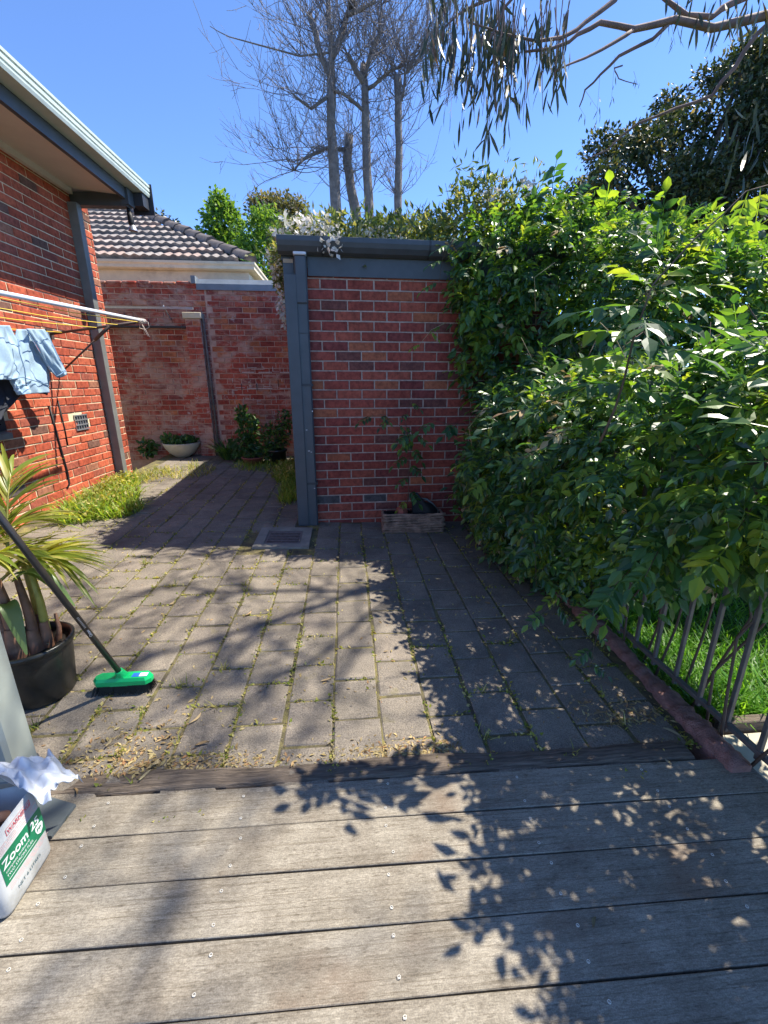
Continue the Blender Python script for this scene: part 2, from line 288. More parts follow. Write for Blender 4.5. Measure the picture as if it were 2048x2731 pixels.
# ------------------------------------------------------------------ object helpers
ORIG = {}
def tag(o, label=None, cat=None, group=None, kind=None):
    if label: o['label'] = label
    if cat: o['category'] = cat
    if group: o['group'] = group
    if kind: o['kind'] = kind
    return o
def thing(name, label, cat, loc, group=None):
    o = bpy.data.objects.new(name, None); col.objects.link(o); o.location = loc; o.empty_display_size = .1
    ORIG[o] = Vector(loc); return tag(o, label, cat, group)
def org(parent): return ORIG[parent] if parent is not None else Vector((0, 0, 0))
class MB:
    def __init__(s): s.v = []; s.f = []; s.sm = []
    def add(s, vs, fs, smooth=False):
        k = len(s.v); s.v.extend([tuple(map(float, p)) for p in vs]); s.f.extend([tuple(i+k for i in f) for f in fs]); s.sm.extend([smooth]*len(fs)); return s
    def box(s, a, b, M4=None):
        (x0, y0, z0), (x1, y1, z1) = a, b
        P = [(x0,y0,z0),(x1,y0,z0),(x1,y1,z0),(x0,y1,z0),(x0,y0,z1),(x1,y0,z1),(x1,y1,z1),(x0,y1,z1)]
        if M4 is not None: P = [M4 @ Vector(p) for p in P]
        return s.add(P, [(0,3,2,1),(4,5,6,7),(0,1,5,4),(1,2,6,5),(2,3,7,6),(3,0,4,7)])
    def bbox(s, a, b, w, M4=None):
        # chamfered box: all edges of the +-faces cut by w
        (x0, y0, z0), (x1, y1, z1) = a, b
        bm = bmesh.new(); bmesh.ops.create_cube(bm, size=1)
        for v in bm.verts: v.co = Vector(((x0+x1)/2 + v.co.x*(x1-x0), (y0+y1)/2 + v.co.y*(y1-y0), (z0+z1)/2 + v.co.z*(z1-z0)))
        bmesh.ops.bevel(bm, geom=bm.edges[:], offset=w, segments=1, affect='EDGES')
        bm.verts.index_update()
        vs_ = [M4 @ v.co if M4 is not None else v.co.copy() for v in bm.verts]; fs = [[v.index for v in f.verts] for f in bm.faces]; bm.free()
        return s.add(vs_, fs)
    def quad(s, a, b, c, d): return s.add([a, b, c, d], [(0, 1, 2, 3)])
    def tube(s, pts, rad, n=6, cap=True, smooth=True):
        pts = [Vector(p) for p in pts]; m = len(pts)
        if not hasattr(rad, '__len__'): rad = [rad]*m
        vs_ = []; ref = None
        for i, p in enumerate(pts):
            t = (pts[min(i+1, m-1)] - pts[max(i-1, 0)]).normalized()
            if ref is None: ref = t.orthogonal().normalized()
            ref = (ref - t*ref.dot(t))
            if ref.length < 1e-6: ref = t.orthogonal()
            ref.normalize(); u = t.cross(ref)
            for k in range(n):
                a = 2*math.pi*k/n; vs_.append(p + (ref*math.cos(a) + u*math.sin(a))*rad[i])
        fs = [(i*n+k, i*n+(k+1)%n, (i+1)*n+(k+1)%n, (i+1)*n+k) for i in range(m-1) for k in range(n)]
        if cap: fs += [tuple(range(n-1, -1, -1)), tuple(range((m-1)*n, m*n))]
        return s.add(vs_, fs, smooth)
    def lathe(s, c, prof, n=28, smooth=True, wob=0):
        vs_ = []; c = Vector(c)
        for r, z in prof:
            for k in range(n):
                a = 2*math.pi*k/n; rr = r*(1+wob*math.sin(3*a+z*9)); vs_.append(c + Vector((rr*math.cos(a), rr*math.sin(a), z)))
        m = len(prof)
        fs = [(i*n+k, i*n+(k+1)%n, (i+1)*n+(k+1)%n, (i+1)*n+k) for i in range(m-1) for k in range(n)]
        return s.add(vs_, fs, smooth)
    def grid(s, P, smooth=True):            # P: rows x cols of points
        r, c = len(P), len(P[0])
        return s.add([p for row in P for p in row], [(i*c+j, i*c+j+1, (i+1)*c+j+1, (i+1)*c+j) for i in range(r-1) for j in range(c-1)], smooth)
    def sheet(s, P, th, smooth=True):       # grid with thickness along -normal approx (second layer offset by vector th)
        r, c = len(P), len(P[0]); th = Vector(th); k0 = len(s.v)
        s.grid(P, smooth); s.grid([[Vector(p)+th for p in row][::-1] for row in P], smooth)
        k1 = k0 + r*c
        def a(i, j): return k0 + i*c + j
        def b(i, j): return k1 + i*c + (c-1-j)
        for j in range(c-1):
            s.f.append((a(0,j+1), a(0,j), b(0,j), b(0,j+1))); s.f.append((a(r-1,j), a(r-1,j+1), b(r-1,j+1), b(r-1,j))); s.sm += [False]*2
        for i in range(r-1):
            s.f.append((a(i,0), a(i+1,0), b(i+1,0), b(i,0))); s.f.append((a(i+1,c-1), a(i,c-1), b(i,c-1), b(i+1,c-1))); s.sm += [False]*2
        return s
    def mesh(s, name, o=(0, 0, 0)):
        me = bpy.data.meshes.new(name); o = Vector(o)
        me.from_pydata([(x-o.x, y-o.y, z-o.z) for x, y, z in s.v], [], s.f)
        me.polygons.foreach_set('use_smooth', s.sm); me.update(); return me
    def build(s, name, m, parent=None, label=None, kind=None):
        me = s.mesh(name, org(parent)); me.materials.append(M[m] if isinstance(m, str) else m)
        ob = bpy.data.objects.new(name, me); col.objects.link(ob)
        if parent is not None: ob.parent = parent; ORIG[ob] = ORIG[parent]
        else: ORIG[ob] = Vector((0, 0, 0))
        if label: ob['label'] = label
        if kind: ob['kind'] = kind
        return ob
def solid(name, mb, m, label, cat, group=None, kind=None):
    """single-mesh top-level thing with its origin at its base"""
    a = np.array(mb.v); o = Vector(((a[:,0].min()+a[:,0].max())/2, (a[:,1].min()+a[:,1].max())/2, a[:,2].min()))
    me = mb.mesh(name, o); me.materials.append(M[m]); ob = bpy.data.objects.new(name, me); col.objects.link(ob); ob.location = o; ORIG[ob] = o
    return tag(ob, label, cat, group, kind)
def struct(name, mb, m):
    ob = mb.build(name, m); ob['kind'] = 'structure'; return ob
def link(name, me, parent, mw):
    """an object sharing mesh data, placed by world matrix under parent"""
    ob = bpy.data.objects.new(name, me); col.objects.link(ob); ob.parent = parent
    mw = mw.copy(); mw.translation = mw.translation - org(parent); ob.matrix_local = mw; ORIG[ob] = org(parent); return ob
def big(name, V, F, m, parent=None, kind=None, smooth=False):
    """fast mesh from numpy arrays: V (n,3), F (k,3|4)"""
    o = org(parent); V = V - np.array(o); k, w = F.shape
    me = bpy.data.meshes.new(name); me.vertices.add(len(V)); me.vertices.foreach_set('co', V.astype(np.float32).ravel())
    me.loops.add(k*w); me.loops.foreach_set('vertex_index', F.astype(np.int32).ravel())
    me.polygons.add(k); me.polygons.foreach_set('loop_start', np.arange(0, k*w, w, dtype=np.int32))
    me.polygons.foreach_set('loop_total', np.full(k, w, dtype=np.int32))
    me.polygons.foreach_set('use_smooth', np.full(k, smooth)); me.update(calc_edges=True); me.validate()
    me.materials.append(M[m] if isinstance(m, str) else m)
    ob = bpy.data.objects.new(name, me); col.objects.link(ob)
    if parent is not None: ob.parent = parent; ORIG[ob] = ORIG[parent]
    else: ORIG[ob] = Vector((0, 0, 0))
    if kind: ob['kind'] = kind
    return ob
def inst(tv, tf, pos, X, Y, Z, sc):
    """replicate a template (axes X,Y,Z per instance, scale) -> V,F"""
    n = len(pos); sc = np.asarray(sc, float).reshape(-1, 1, 1) if np.ndim(sc) else sc
    V = (tv[None, :, 0:1]*X[:, None, :] + tv[None, :, 1:2]*Y[:, None, :] + tv[None, :, 2:3]*Z[:, None, :])*sc + pos[:, None, :]
    F = tf[None] + (np.arange(n)*len(tv))[:, None, None]
    return V.reshape(-1, 3), F.reshape(-1, tf.shape[1])
def unit(a): return a/np.maximum(np.linalg.norm(a, axis=-1, keepdims=True), 1e-9)
def frames(d, up):
    """X along d, Z near up"""
    X = unit(d); Yv = unit(np.cross(up, X)); Z = np.cross(X, Yv); return X, Yv, Z
def facing_quads(tv, tf): return tv, tf

# leaf templates (X along the leaf, Z up)
LEAF_V = np.array([[0,0,0],[.35,.25,.05],[.35,0,-.02],[.35,-.25,.05],[.7,.17,.0],[.7,0,-.06],[.7,-.17,.0],[1,0,-.14]])
LEAF_F = np.array([[0,2,1],[0,3,2],[1,2,5],[1,5,4],[2,3,6],[2,6,5],[4,5,7],[5,6,7]])
DIA_V = np.array([[0,0,0],[.45,.26,.03],[1,0,-.05],[.45,-.26,.03]]); DIA_F = np.array([[0,3,2],[0,2,1]])
STRAP_V = np.array([[0,-.03,0],[0,.03,0],[.35,.075,.0],[.35,-.075,.0],[.7,.06,-.05],[.7,-.06,-.05],[1,0,-.14]]); STRAP_F = np.array([[0,3,2],[0,2,1],[3,5,4],[3,4,2],[5,6,4],[5,4,6]])[:5]
def sprig_template(n_pairs=3, ll=.42, seed=0):
    r = np.random.default_rng(seed); Vs, Fs = [], []; k = 0
    def put(p, d, up, s):
        nonlocal k
        X, Yv, Z = frames(np.array([d], float), np.array([up], float)); v, f = inst(LEAF_V, LEAF_F, np.array([p], float), X, Yv, Z, s); Vs.append(v); Fs.append(f + k); k += len(v)
    def rach(t): return np.array([t, .03*math.sin(t*3+seed), -.16*t*t])
    for i in range(n_pairs):
        t = .25 + .62*i/n_pairs
        for sgn in (-1, 1):
            s = ll*(.85 + .3*r.random()); put(rach(t), (.55 + .2*r.random(), sgn*1.0, -.18 - .35*r.random()), (.15*r.normal(), .25*r.normal(), 1), s)
    put(rach(.97), (1, .1*r.normal(), -.45), (0, .2*r.normal(), 1), ll*1.15)
    # rachis
    pts = [rach(t) for t in (0, .35, .7, 1)]; w = .012
    V = np.array([q for p in pts for q in (p + [0, w, 0], p + [0, -w, 0])]); F = []
    for i in range(3): F += [[2*i, 2*i+1, 2*i+3], [2*i, 2*i+3, 2*i+2]]
    Vs.append(V); Fs.append(np.array(F) + k)
    return np.vstack(Vs), np.vstack(Fs)
SPRIGS = [sprig_template(3, .40, s) for s in range(3)] + [sprig_template(2, .48, 7), sprig_template(3, .36, 9)]

def ellip_points(blobs, n, depth=.18, power=2.0, noise_amp=.18, cut=.9):
    """points near the outside of a union of ellipsoids -> pos, outward normal"""
    C = np.array([b[0] for b in blobs], float); Rr = np.array([b[1] for b in blobs], float)
    area = (Rr[:,0]*Rr[:,1] + Rr[:,1]*Rr[:,2] + Rr[:,0]*Rr[:,2]); pr_ = area/area.sum()
    P, Nn = [], []; got = 0
    while got < n:
        k = rng.choice(len(blobs), size=n, p=pr_); u = unit(rng.normal(size=(n, 3)))
        wob = 1 + noise_amp*(np.sin(u[:,0]*7 + k*1.7)*np.sin(u[:,1]*6 + k)*np.cos(u[:,2]*8 + k*.6)) + noise_amp*.5*np.sin(u[:,0]*17 + u[:,2]*13 + k)
        rr = wob*(1 - depth*rng.random(n)**power)
        p = C[k] + u*Rr[k]*rr[:, None]
        keep = np.ones(n, bool)
        for j in range(len(blobs)):
            e = (((p - C[j])/Rr[j])**2).sum(1); keep &= ~((e < cut*cut*.72) & (k != j))
        nn = unit(u/Rr[k]); P.append(p[keep]); Nn.append(nn[keep]); got += keep.sum()
    return np.vstack(P)[:n], np.vstack(Nn)[:n]
def leaf_cloud(name, blobs, n, size, m, parent, tmpl=(DIA_V, DIA_F), depth=.3, droop=.3, rand=.8, kind='stuff', noise_amp=.18, zmin=None, upb=.6):
    P, Nn = ellip_points(blobs, n, depth, 1.6, noise_amp)
    if zmin is not None: P = P[P[:,2] > zmin]; Nn = Nn[:len(P)]
    d = unit(Nn*.7 + rng.normal(size=P.shape)*rand + np.array([0, 0, -droop])); up = Nn*.5 + rng.normal(size=P.shape)*.5 + np.array([0, 0, upb])
    X, Yv, Z = frames(d, up); V, F = inst(tmpl[0], tmpl[1], P, X, Yv, Z, size*(.65 + .7*rng.random(len(P))))
    return big(name, V, F, m, parent, kind)

# ------------------------------------------------------------------ brickwork
BRICKV = {}
def brick_mesh(key, Lb, Hb, Db, m):
    k = (key, round(Lb, 3), round(Hb, 3), m)
    if k not in BRICKV:
        mb = MB(); w = .005
        x, y, z = Lb/2, Db, Hb/2
        fr = [(-x+w, -y, -z+w), (x-w, -y, -z+w), (x-w, -y, z-w), (-x+w, -y, z-w)]
        md = [(-x, -y+w, -z), (x, -y+w, -z), (x, -y+w, z), (-x, -y+w, z)]
        bk = [(-x, .02, -z), (x, .02, -z), (x, .02, z), (-x, .02, z)]
        r = random.Random(hash(k) & 0xffff)
        fr = [(a + r.uniform(-.003, .003), b, c + r.uniform(-.002, .002)) for a, b, c in fr]
        fs = [(0,1,2,3)] + [(4+i, 4+(i+1)%4, (i+1)%4, i) for i in range(4)] + [(8+i, 8+(i+1)%4, 4+(i+1)%4, 4+i) for i in range(4)]
        mb.add(fr + md + bk, fs); me = mb.mesh('brick'); me.materials.append(M[m]); BRICKV[k] = (me, mb)
    return BRICKV[k]
def brickwork(parent, O, U, length, z0, rows, m, proud=.008, blen=.2295, bh=.0755, j=.0105, skip=None, limit=300, u0=0.0, wear=.003, zt=None):
    """face running along U from O (world); outward normal = U x Z rotated to -; bricks named brick under parent"""
    U = Vector(U).normalized(); Nn = U.cross(Vector((0, 0, 1)))          # outward
    Z = Vector((0, 0, 1)); todo = []
    for r in range(rows):
        z = z0 + r*(bh + j) + bh/2
        u = u0 - (blen + j)*(.5 if r % 2 else 0)
        while u < length:
            a, b = max(u, 0), min(u + blen, length)
            if b - a > .035:
                Lb = b - a
                c = Vector(O) + U*((a+b)/2) + Z*z
                if not (skip and skip((a+b)/2, z, a, b)): todo.append((c, Lb))
            u += blen + j
    sc = []
    for c, Lb in todo:
        x, y, d = proj(c); vis = d > .2 and -60 < x < 2110 and -60 < y < 2790
        sc.append(((1 if vis else 0), Lb/(max(d, .3)**2)))
    order = sorted(range(len(todo)), key=lambda i: (-sc[i][0], -sc[i][1]))
    rest = MB()
    for q, i in enumerate(order):
        c, Lb = todo[i]; Lq = round(Lb/.02)*.02 if Lb < blen-.004 else blen
        var = random.randrange(4); me, mb = brick_mesh(var, min(Lq, Lb+.008), bh, proud, m)
        R3 = Matrix((U, -Nn, Z)).transposed().to_4x4()     # local x->U, y->inward, z->Z
        pr = random.uniform(-wear, wear)
        mw = Matrix.Translation(c + Nn*pr) @ R3 @ Matrix.Rotation(random.uniform(-.006, .006), 4, 'Y')
        if q < limit and sc[i][0]: link('brick', me, parent, mw)
        else: rest.add([mw @ Vector(p) for p in mb.v], mb.f)
    if rest.v: rest.build('brick_field', m, parent, kind='stuff')

# ================================================================== THE SETTING
g = MB(); g.grid([[(-400 + 800*i/8, -400 + 800*j/8, -.40) for i in range(9)] for j in range(9)], False); struct('ground', g, 'ground')
# lawn beyond the fence
lw = MB(); lw.grid([[(1.60 + 6.4*i/16, 1.52 + 6*j/16, -.16 + .015*math.sin(i*2.1)*math.cos(j*1.7)) for i in range(17)] for j in range(17)]); lawn = struct('lawn', lw, 'lawn')
ps = MB()
for (xa, xb, ya, yb) in ((1.64, 2.35, 1.20, 1.44), (1.64, 2.35, .90, 1.19), (2.37, 3.1, 1.12, 1.44), (1.64, 2.6, .5, .89)):
    ps.bbox((xa, ya, -.22), (xb, yb, -.145), .006)
struct('stone_path', ps, 'stone_pale')
ed = MB(); ed.bbox((1.66, 1.455, -.26), (3.4, 1.50, -.10), .005); solid('lawn_edging_board', ed, 'sleeper', 'dark timber edging board between the lawn and the pale stone path', 'edging')

# patio: bedding sheet + concrete pavers
PW, PL, PX0 = .2165, .263, .121
def patio_pt(x, y, dz=0): return (x, y, Zg(x, y) + dz)
pb = MB(); xs = np.linspace(-3.08, 1.50, 24); ys = np.linspace(1.36, 7.80, 40)
pb.grid([[patio_pt(x, y, -.004) for x in xs] for y in ys]); patio = struct('patio', pb, 'joint')
def in_drain(x, y): return -.885 < x < -.325 and 3.53 < y < 4.10
PAVM = []
for k in range(5):
    r = random.Random(k); mb = MB(); w = .006
    hx, hy = (PW-.0105)/2, (PL-.0095)/2
    def rd(): return r.uniform(-.003, .003)
    top = [(-hx+w+rd(), -hy+w+rd(), rd()*.3), (hx-w+rd(), -hy+w+rd(), rd()*.3), (hx-w+rd(), hy-w+rd(), rd()*.3), (-hx+w+rd(), hy-w+rd(), rd()*.3)]
    mid = [(-hx+rd(), -hy+rd(), -.006), (hx+rd(), -hy+rd(), -.006), (hx+rd(), hy+rd(), -.006), (-hx+rd(), hy+rd(), -.006)]
    bot = [(x, y, -.03) for x, y, z in mid]
    mb.add(top + mid + bot, [(0,1,2,3)] + [(4+i, 4+(i+1)%4, (i+1)%4, i) for i in range(4)] + [(8+i, 8+(i+1)%4, 4+(i+1)%4, 4+i) for i in range(4)])
    me = mb.mesh('paver'); me.materials.append(M['paver']); PAVM.append((me, mb))
pav = []
PC0 = int(math.floor((-3.05 - PX0)/PW)); PC1 = int(math.ceil((1.42 - PX0)/PW))
for c in range(PC0, PC1):
    x = PX0 + (c+.5)*PW; st = (1.595 - PL*.5) - (PL*.5 if c % 2 == 0 else 0) + random.uniform(-.012, .012)
    y = st - PL*0
    while y < 7.70:
        if y - PL/2 > 1.14 and x - PW/2 > -3.06 - .02 and not in_drain(x, y) and not (x > -.5 and y > 4.28): pav.append((x, y))
        y += PL
def pkey(p):
    x, y, d = proj((p[0], p[1], Zg(*p))); return (not (-80 < x < 2130 and y < 2800), d)
pav.sort(key=pkey); rest = MB()
for i, (x, y) in enumerate(pav):
    e = .02; nx = (Zg(x+e, y)-Zg(x-e, y))/(2*e); ny = (Zg(x, y+e)-Zg(x, y-e))/(2*e)
    Z = Vector((-nx + random.gauss(0, .004), -ny + random.gauss(0, .004), 1)).normalized(); X = Vector((1, random.gauss(0, .011), nx)).normalized(); Yv = Z.cross(X).normalized(); X = Yv.cross(Z)
    mw = Matrix.Translation((x + random.gauss(0, .0026), y + random.gauss(0, .0035), Zg(x, y) + random.gauss(.001, .0013))) @ Matrix((X, Yv, Z)).transposed().to_4x4()
    me, mb = PAVM[i % 5]
    if i < 300: link('paver', me, patio, mw)
    else: rest.add([mw @ Vector(p) for p in mb.v], mb.f)
rest.build('paver_field', 'paver', patio, kind='stuff')

# deck
DROT = R(-.9)
def dk(x, y, z=0.0): return Vector((x*math.cos(DROT) - y*math.sin(DROT), 1.285 + x*math.sin(DROT) + y*math.cos(DROT), ZD + z))
db = MB(); P = [dk(-2.3, -2.4, -.05), dk(1.62, -2.4, -.05), dk(1.62, -.02, -.05), dk(-2.3, -.02, -.05)]; db.add(P, [(0,1,2,3)]); deck = struct('deck', db, 'charcoal_dark')
pitch = .1555
for k in range(14):
    y1 = -.002 - k*pitch; y0 = y1 - pitch + .0045
    mb = MB(); n = 40
    prof = [(y0, -.028), (y0, -.002), (y0+.002, 0), (y1-.002, 0), (y1, -.002), (y1, -.028)]
    x0, x1 = -2.3, 1.57 + random.uniform(-.008, .008)
    rows = []
    for i in range(n+1):
        x = x0 + (x1-x0)*i/n; wv = .0012*math.sin(x*3.1+k*2) ; zz = .0015*math.sin(x*2.3+k*1.3)
        rows.append([dk(x, a+wv, b+zz) for a, b in prof])
    mb.grid(rows, False); mb.add([rows[-1][i] for i in range(6)], [tuple(range(6))])
    bd = mb.build('board', 'deck', deck)
    if k < 8:
        sc = MB()
        for xj in np.arange(-2.05, 1.5, .51):
            for yy in (y0+.032, y1-.032):
                c = dk(xj + random.gauss(0, .008) + .12, yy + random.gauss(0, .004), .0028)
                sc.tube([c + Vector((.0040*math.cos(a), .0038*math.sin(a), 0)) for a in np.linspace(0, 2*math.pi, 11)], .0009, 4, False)
                sc.lathe(c + Vector((0, 0, -.001)), [(.0001, -.0012), (.0016, -.0012)], 8)
        sc.build('screw_heads', 'screw', bd, kind='stuff')

# ================================================================== BRICK HOUSE (left)
HD = Vector((math.sin(R(1.43)), math.cos(R(1.43)), 0)); HN = Vector((HD.y, -HD.x, 0)); HC = Vector((-3.03, 6.25, 0))
def hp(s, n, z): return HC + HD*s + HN*n + Vector((0, 0, z))     # s: along wall (0 at far corner, negative towards camera)
house = thing('brick_house', 'orange red brick house wall with wide eave and grey corner post', 'house', (HC.x, HC.y, .14))
mb = MB()
mb.add([hp(-5.2, 0, -.1), hp(0, 0, -.1), hp(0, 0, 3.47), hp(-5.2, 0, 3.47), hp(-5.2, -3, -.1), hp(0, -3, -.1), hp(0, -3, 3.47), hp(-5.2, -3, 3.47)],
       [(0,1,2,3), (1,5,6,2), (5,4,7,6), (4,0,3,7)])
hw = mb.build('wall', 'house_mortar', house)
WY0, WY1, WZ0, WZ1 = -3.1, -2.06, .97, 2.35            # window along s
def hskip(u, z, a, b):
    s = u - 5.2
    if WY0 < s < WY1+.02 and WZ0 < z < WZ1: return True
    if -1.06 < s < -.80 and .86 < z < 1.03: return True
    return False
brickwork(hw, hp(-5.2, .004, 0), HD, 5.2, .03, 40, 'house_brick', proud=.004, skip=hskip, u0=.11)
# bricks on the far end return
brickwork(hw, hp(0, 0, 0) + HD*.004, -HN, .24, .03, 40, 'house_brick', proud=.004, limit=0)
# window
win = MB(); 
for a, b in (((WY0, .001), (WY1, .012)),): pass
f = MB()
for (s0, s1, z0, z1) in ((WY0, WY1, WZ0, WZ0+.05), (WY0, WY1, WZ1-.05, WZ1), (WY0, WY0+.05, WZ0+.05, WZ1-.05), (WY1-.05, WY1, WZ0+.05, WZ1-.05)):
    P = [hp(s, n, z) for s, n, z in ((s0,.003,z0),(s1,.003,z0),(s1,.03,z0),(s0,.03,z0),(s0,.003,z1),(s1,.003,z1),(s1,.03,z1),(s0,.03,z1))]
    f.add(P, [(0,3,2,1),(4,5,6,7),(0,1,5,4),(1,2,6,5),(2,3,7,6),(3,0,4,7)])
wf = f.build('window', 'charcoal_dark', house)
pn = MB(); pn.add([hp(WY0+.04, .012, WZ0+.04), hp(WY1-.04, .012, WZ0+.04), hp(WY1-.04, .012, WZ1-.04), hp(WY0+.04, .012, WZ1-.04)], [(0,1,2,3)]); pn.build('pane', 'glass', wf)
sl = MB(); P = [hp(s, n, z) for s, n, z in ((WY0-.03,.003,WZ0-.07),(WY1+.0,.003,WZ0-.07),(WY1+.0,.07,WZ0-.07),(WY0-.03,.07,WZ0-.07),(WY0-.03,.003,WZ0-.004),(WY1+.0,.003,WZ0-.004),(WY1+.0,.07,WZ0-.02),(WY0-.03,.07,WZ0-.02))]
sl.add(P, [(0,3,2,1),(4,5,6,7),(0,1,5,4),(1,2,6,5),(2,3,7,6),(3,0,4,7)]); sl.build('sill', 'post_paint', wf)
# air vent with a grid of slots
def hbox(mb, s0, s1, n0, n1, z0, z1):
    P = [hp(s, n, z) for s, n, z in ((s0,n0,z0),(s1,n0,z0),(s1,n1,z0),(s0,n1,z0),(s0,n0,z1),(s1,n0,z1),(s1,n1,z1),(s0,n1,z1))]
    return mb.add(P, [(0,1,2,3),(4,7,6,5),(0,4,5,1),(1,5,6,2),(2,6,7,3),(3,7,4,0)])
vb = MB(); hbox(vb, -1.055, -.825, .001, .006, .862, 1.028); vent = vb.build('air_vent', 'void', house)
vg = MB()
for i in range(6): s = -1.055 + .23*i/5.; hbox(vg, s-.007 if i else s, s+.007 if i < 5 else s, .006, .016, .872, 1.018)
for i in range(4): z = .864 + .16*i/3.; hbox(vg, -1.055, -.825, .006, .02, z-.007, z+.007)
vg.build('vent_grille', 'galv', vent)
# steel post against the wall
po = MB(); pc = hp(-.375, .055, 0)
po.bbox((pc.x-.05, pc.y-.05, Zg(pc.x, pc.y)-.03), (pc.x+.05, pc.y+.05, 3.30), .004); po.build('post', 'post_paint', house)
# beam out from the wall, fascia, soffit, gutter, barge flashing, roof
be = MB(); hbox(be, -.345, -.24, .0, .62, 3.295, 3.425); be.build('beam', 'charcoal', house)
fs = MB(); hbox(fs, -5.2, -.235, .585, .625, 3.36, 3.60); fs.build('fascia', 'charcoal', house)
fe = MB(); hbox(fe, -.36, -.225, .56, .65, 3.31, 3.57); fe.build('rafter_end', 'charcoal', house)
so = MB(); P = [hp(-5.2, .0, 3.455), hp(-.25, .0, 3.455), hp(-.25, .60, 3.40), hp(-5.2, .60, 3.40)]; P += [p + Vector((0, 0, .02)) for p in P]
so.add(P, [(0,1,2,3),(4,7,6,5),(0,4,5,1),(1,5,6,2),(2,6,7,3),(3,7,4,0)]); so.build('soffit', 'soffit', house)
st = MB(); hbox(st, -5.2, -.35, .0, .05, 3.395, 3.452); st.build('soffit_trim', 'soffit', house)
gu = MB()
prof = [(.63, 3.475), (.765, 3.475), (.775, 3.50), (.775, 3.515), (.768, 3.520), (.768, 3.526), (.778, 3.531), (.778, 3.56), (.77, 3.565), (.77, 3.571), (.782, 3.576), (.782, 3.60), (.772, 3.605), (.63, 3.605)]
rows = [[hp(s, n, z) for n, z in prof] for s in (-5.2, -.06)]
gu.grid([[rows[0][i], rows[1][i]] for i in range(len(prof))], False); gu.add(rows[1], [tuple(range(len(prof)))[::-1]]); gu.build('gutter', 'gutter_green', house)
bf = MB(); hbox(bf, -.058, -.045, .56, .80, 3.30, 3.615); hbox(bf, -.22, -.06, .63, .75, 3.34, 3.47); bf.build('barge_flashing', 'charcoal_dark', house)
rf = MB(); P = [hp(-5.2, .70, 3.607), hp(-.06, .70, 3.607), hp(-.06, -3, 4.5), hp(-5.2, -3, 4.5)]; P += [p + Vector((0, 0, .03)) for p in P]
rf.add(P, [(0,3,2,1),(4,5,6,7),(0,1,5,4),(1,2,6,5),(2,3,7,6),(3,0,4,7)]); rf.build('roof', 'charcoal', house)
# sensor spotlight hanging under the eave corner
sp = hp(-.28, .60, 3.31)
sl_ = thing('security_light', 'black spotlight hanging below the corner of the eave', 'light', sp)
a = MB(); a.tube([sp, sp + Vector((0, 0, -.03)), sp + Vector((.005, 0, -.06))], [.012, .022, .026], 10); a.build('mount', 'black', sl_)
b = MB(); b.tube([sp + Vector((.003, -.01, -.05)), sp + Vector((.015, -.02, -.10)), sp + Vector((.02, -.02, -.17)), sp + Vector((.02, -.02, -.20))], [.022, .03, .034, .026], 12); b.build('body', 'black', sl_)
c = MB(); c.lathe(sp + Vector((.025, -.02, -.25)), [(.05, 0), (.048, .012), (.03, .05), (.022, .06)], 16); c.lathe(sp + Vector((.025, -.02, -.25)), [(.001, .004), (.046, .004)], 16); c.build('lamp', 'galv', sl_)

# ================================================================== SHED (centre)
SA = R(2.3); SU = Vector((math.cos(SA), math.sin(SA), 0)); SN = Vector((math.sin(SA), -math.cos(SA), 0)); SO = Vector((-.512, 4.245, 0))
def sp_(u, n, z): return SO + SU*u + SN*n + Vector((0, 0, z))     # n outward (towards camera)
def sbox(mb, u0, u1, n0, n1, z0, z1):
    P = [sp_(u, n, z) for u, n, z in ((u0,n0,z0),(u1,n0,z0),(u1,n1,z0),(u0,n1,z0),(u0,n0,z1),(u1,n0,z1),(u1,n1,z1),(u0,n1,z1))]
    return mb.add(P, [(0,1,2,3),(4,7,6,5),(0,4,5,1),(1,5,6,2),(2,6,7,3),(3,7,4,0)])
shed = thing('brick_shed', 'dark red brick shed with charcoal fascia, gutter and corner post', 'shed', (SO.x+1.2, SO.y, 0))
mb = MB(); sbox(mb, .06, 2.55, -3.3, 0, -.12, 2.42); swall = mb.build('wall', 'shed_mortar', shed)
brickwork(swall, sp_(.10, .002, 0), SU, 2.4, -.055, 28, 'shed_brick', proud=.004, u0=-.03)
cp = MB(); cp.bbox((0, -.10, -.0), (.105, .004, 2.27), .003, Matrix.Translation(SO) @ Matrix.Rotation(SA, 4, 'Z')); 
cpo = cp.build('corner_post', 'charcoal', shed)
nb = MB()
for z in (.35, 1.05, 1.42, 1.95): nb.lathe(sp_(.05, .012, z), [(.012, -.012), (.012, .012)], 8)
bl = MB()
for z in (1.43, 2.10): 
    for k in range(1):
        c = sp_(.045, .006, z); bl.tube([c, c + SN*.012], [.012, .009], 8)
bl.build('bolt', 'charcoal_dark', cpo)
cb = MB(); sbox(cb, -.005, .085, -.06, .02, 2.27, 2.40); cb.build('post_cap_block', 'charcoal', shed)
cw = MB(); sbox(cw, .0, .083, .0215, .026, 2.372, 2.402); cw.build('bare_wood_chip', 'cut_wood', shed)
dp = MB(); M4 = Matrix.Translation(SO) @ Matrix.Rotation(SA, 4, 'Z')
dp.bbox((.092, -.085, -.03), (.196, -.02, 2.06), .012, M4); dp.bbox((.094, -.10, 2.04), (.198, -.025, 2.42), .012, M4)
dpo = dp.build('downpipe', 'charcoal', shed)
cl = MB(); sbox(cl, .088, .20, .082, .089, 1.80, 1.806); sbox(cl, .088, .2, .08, .091, 2.045, 2.056); cl.build('joint_clip', 'charcoal_dark', dpo)
for z_ in (.42, 1.35):
    k_ = MB(); sbox(k_, .080, .208, .004, .0895, z_, z_+.022); k_.build('strap', 'charcoal_dark', dpo)
ch = MB(); 
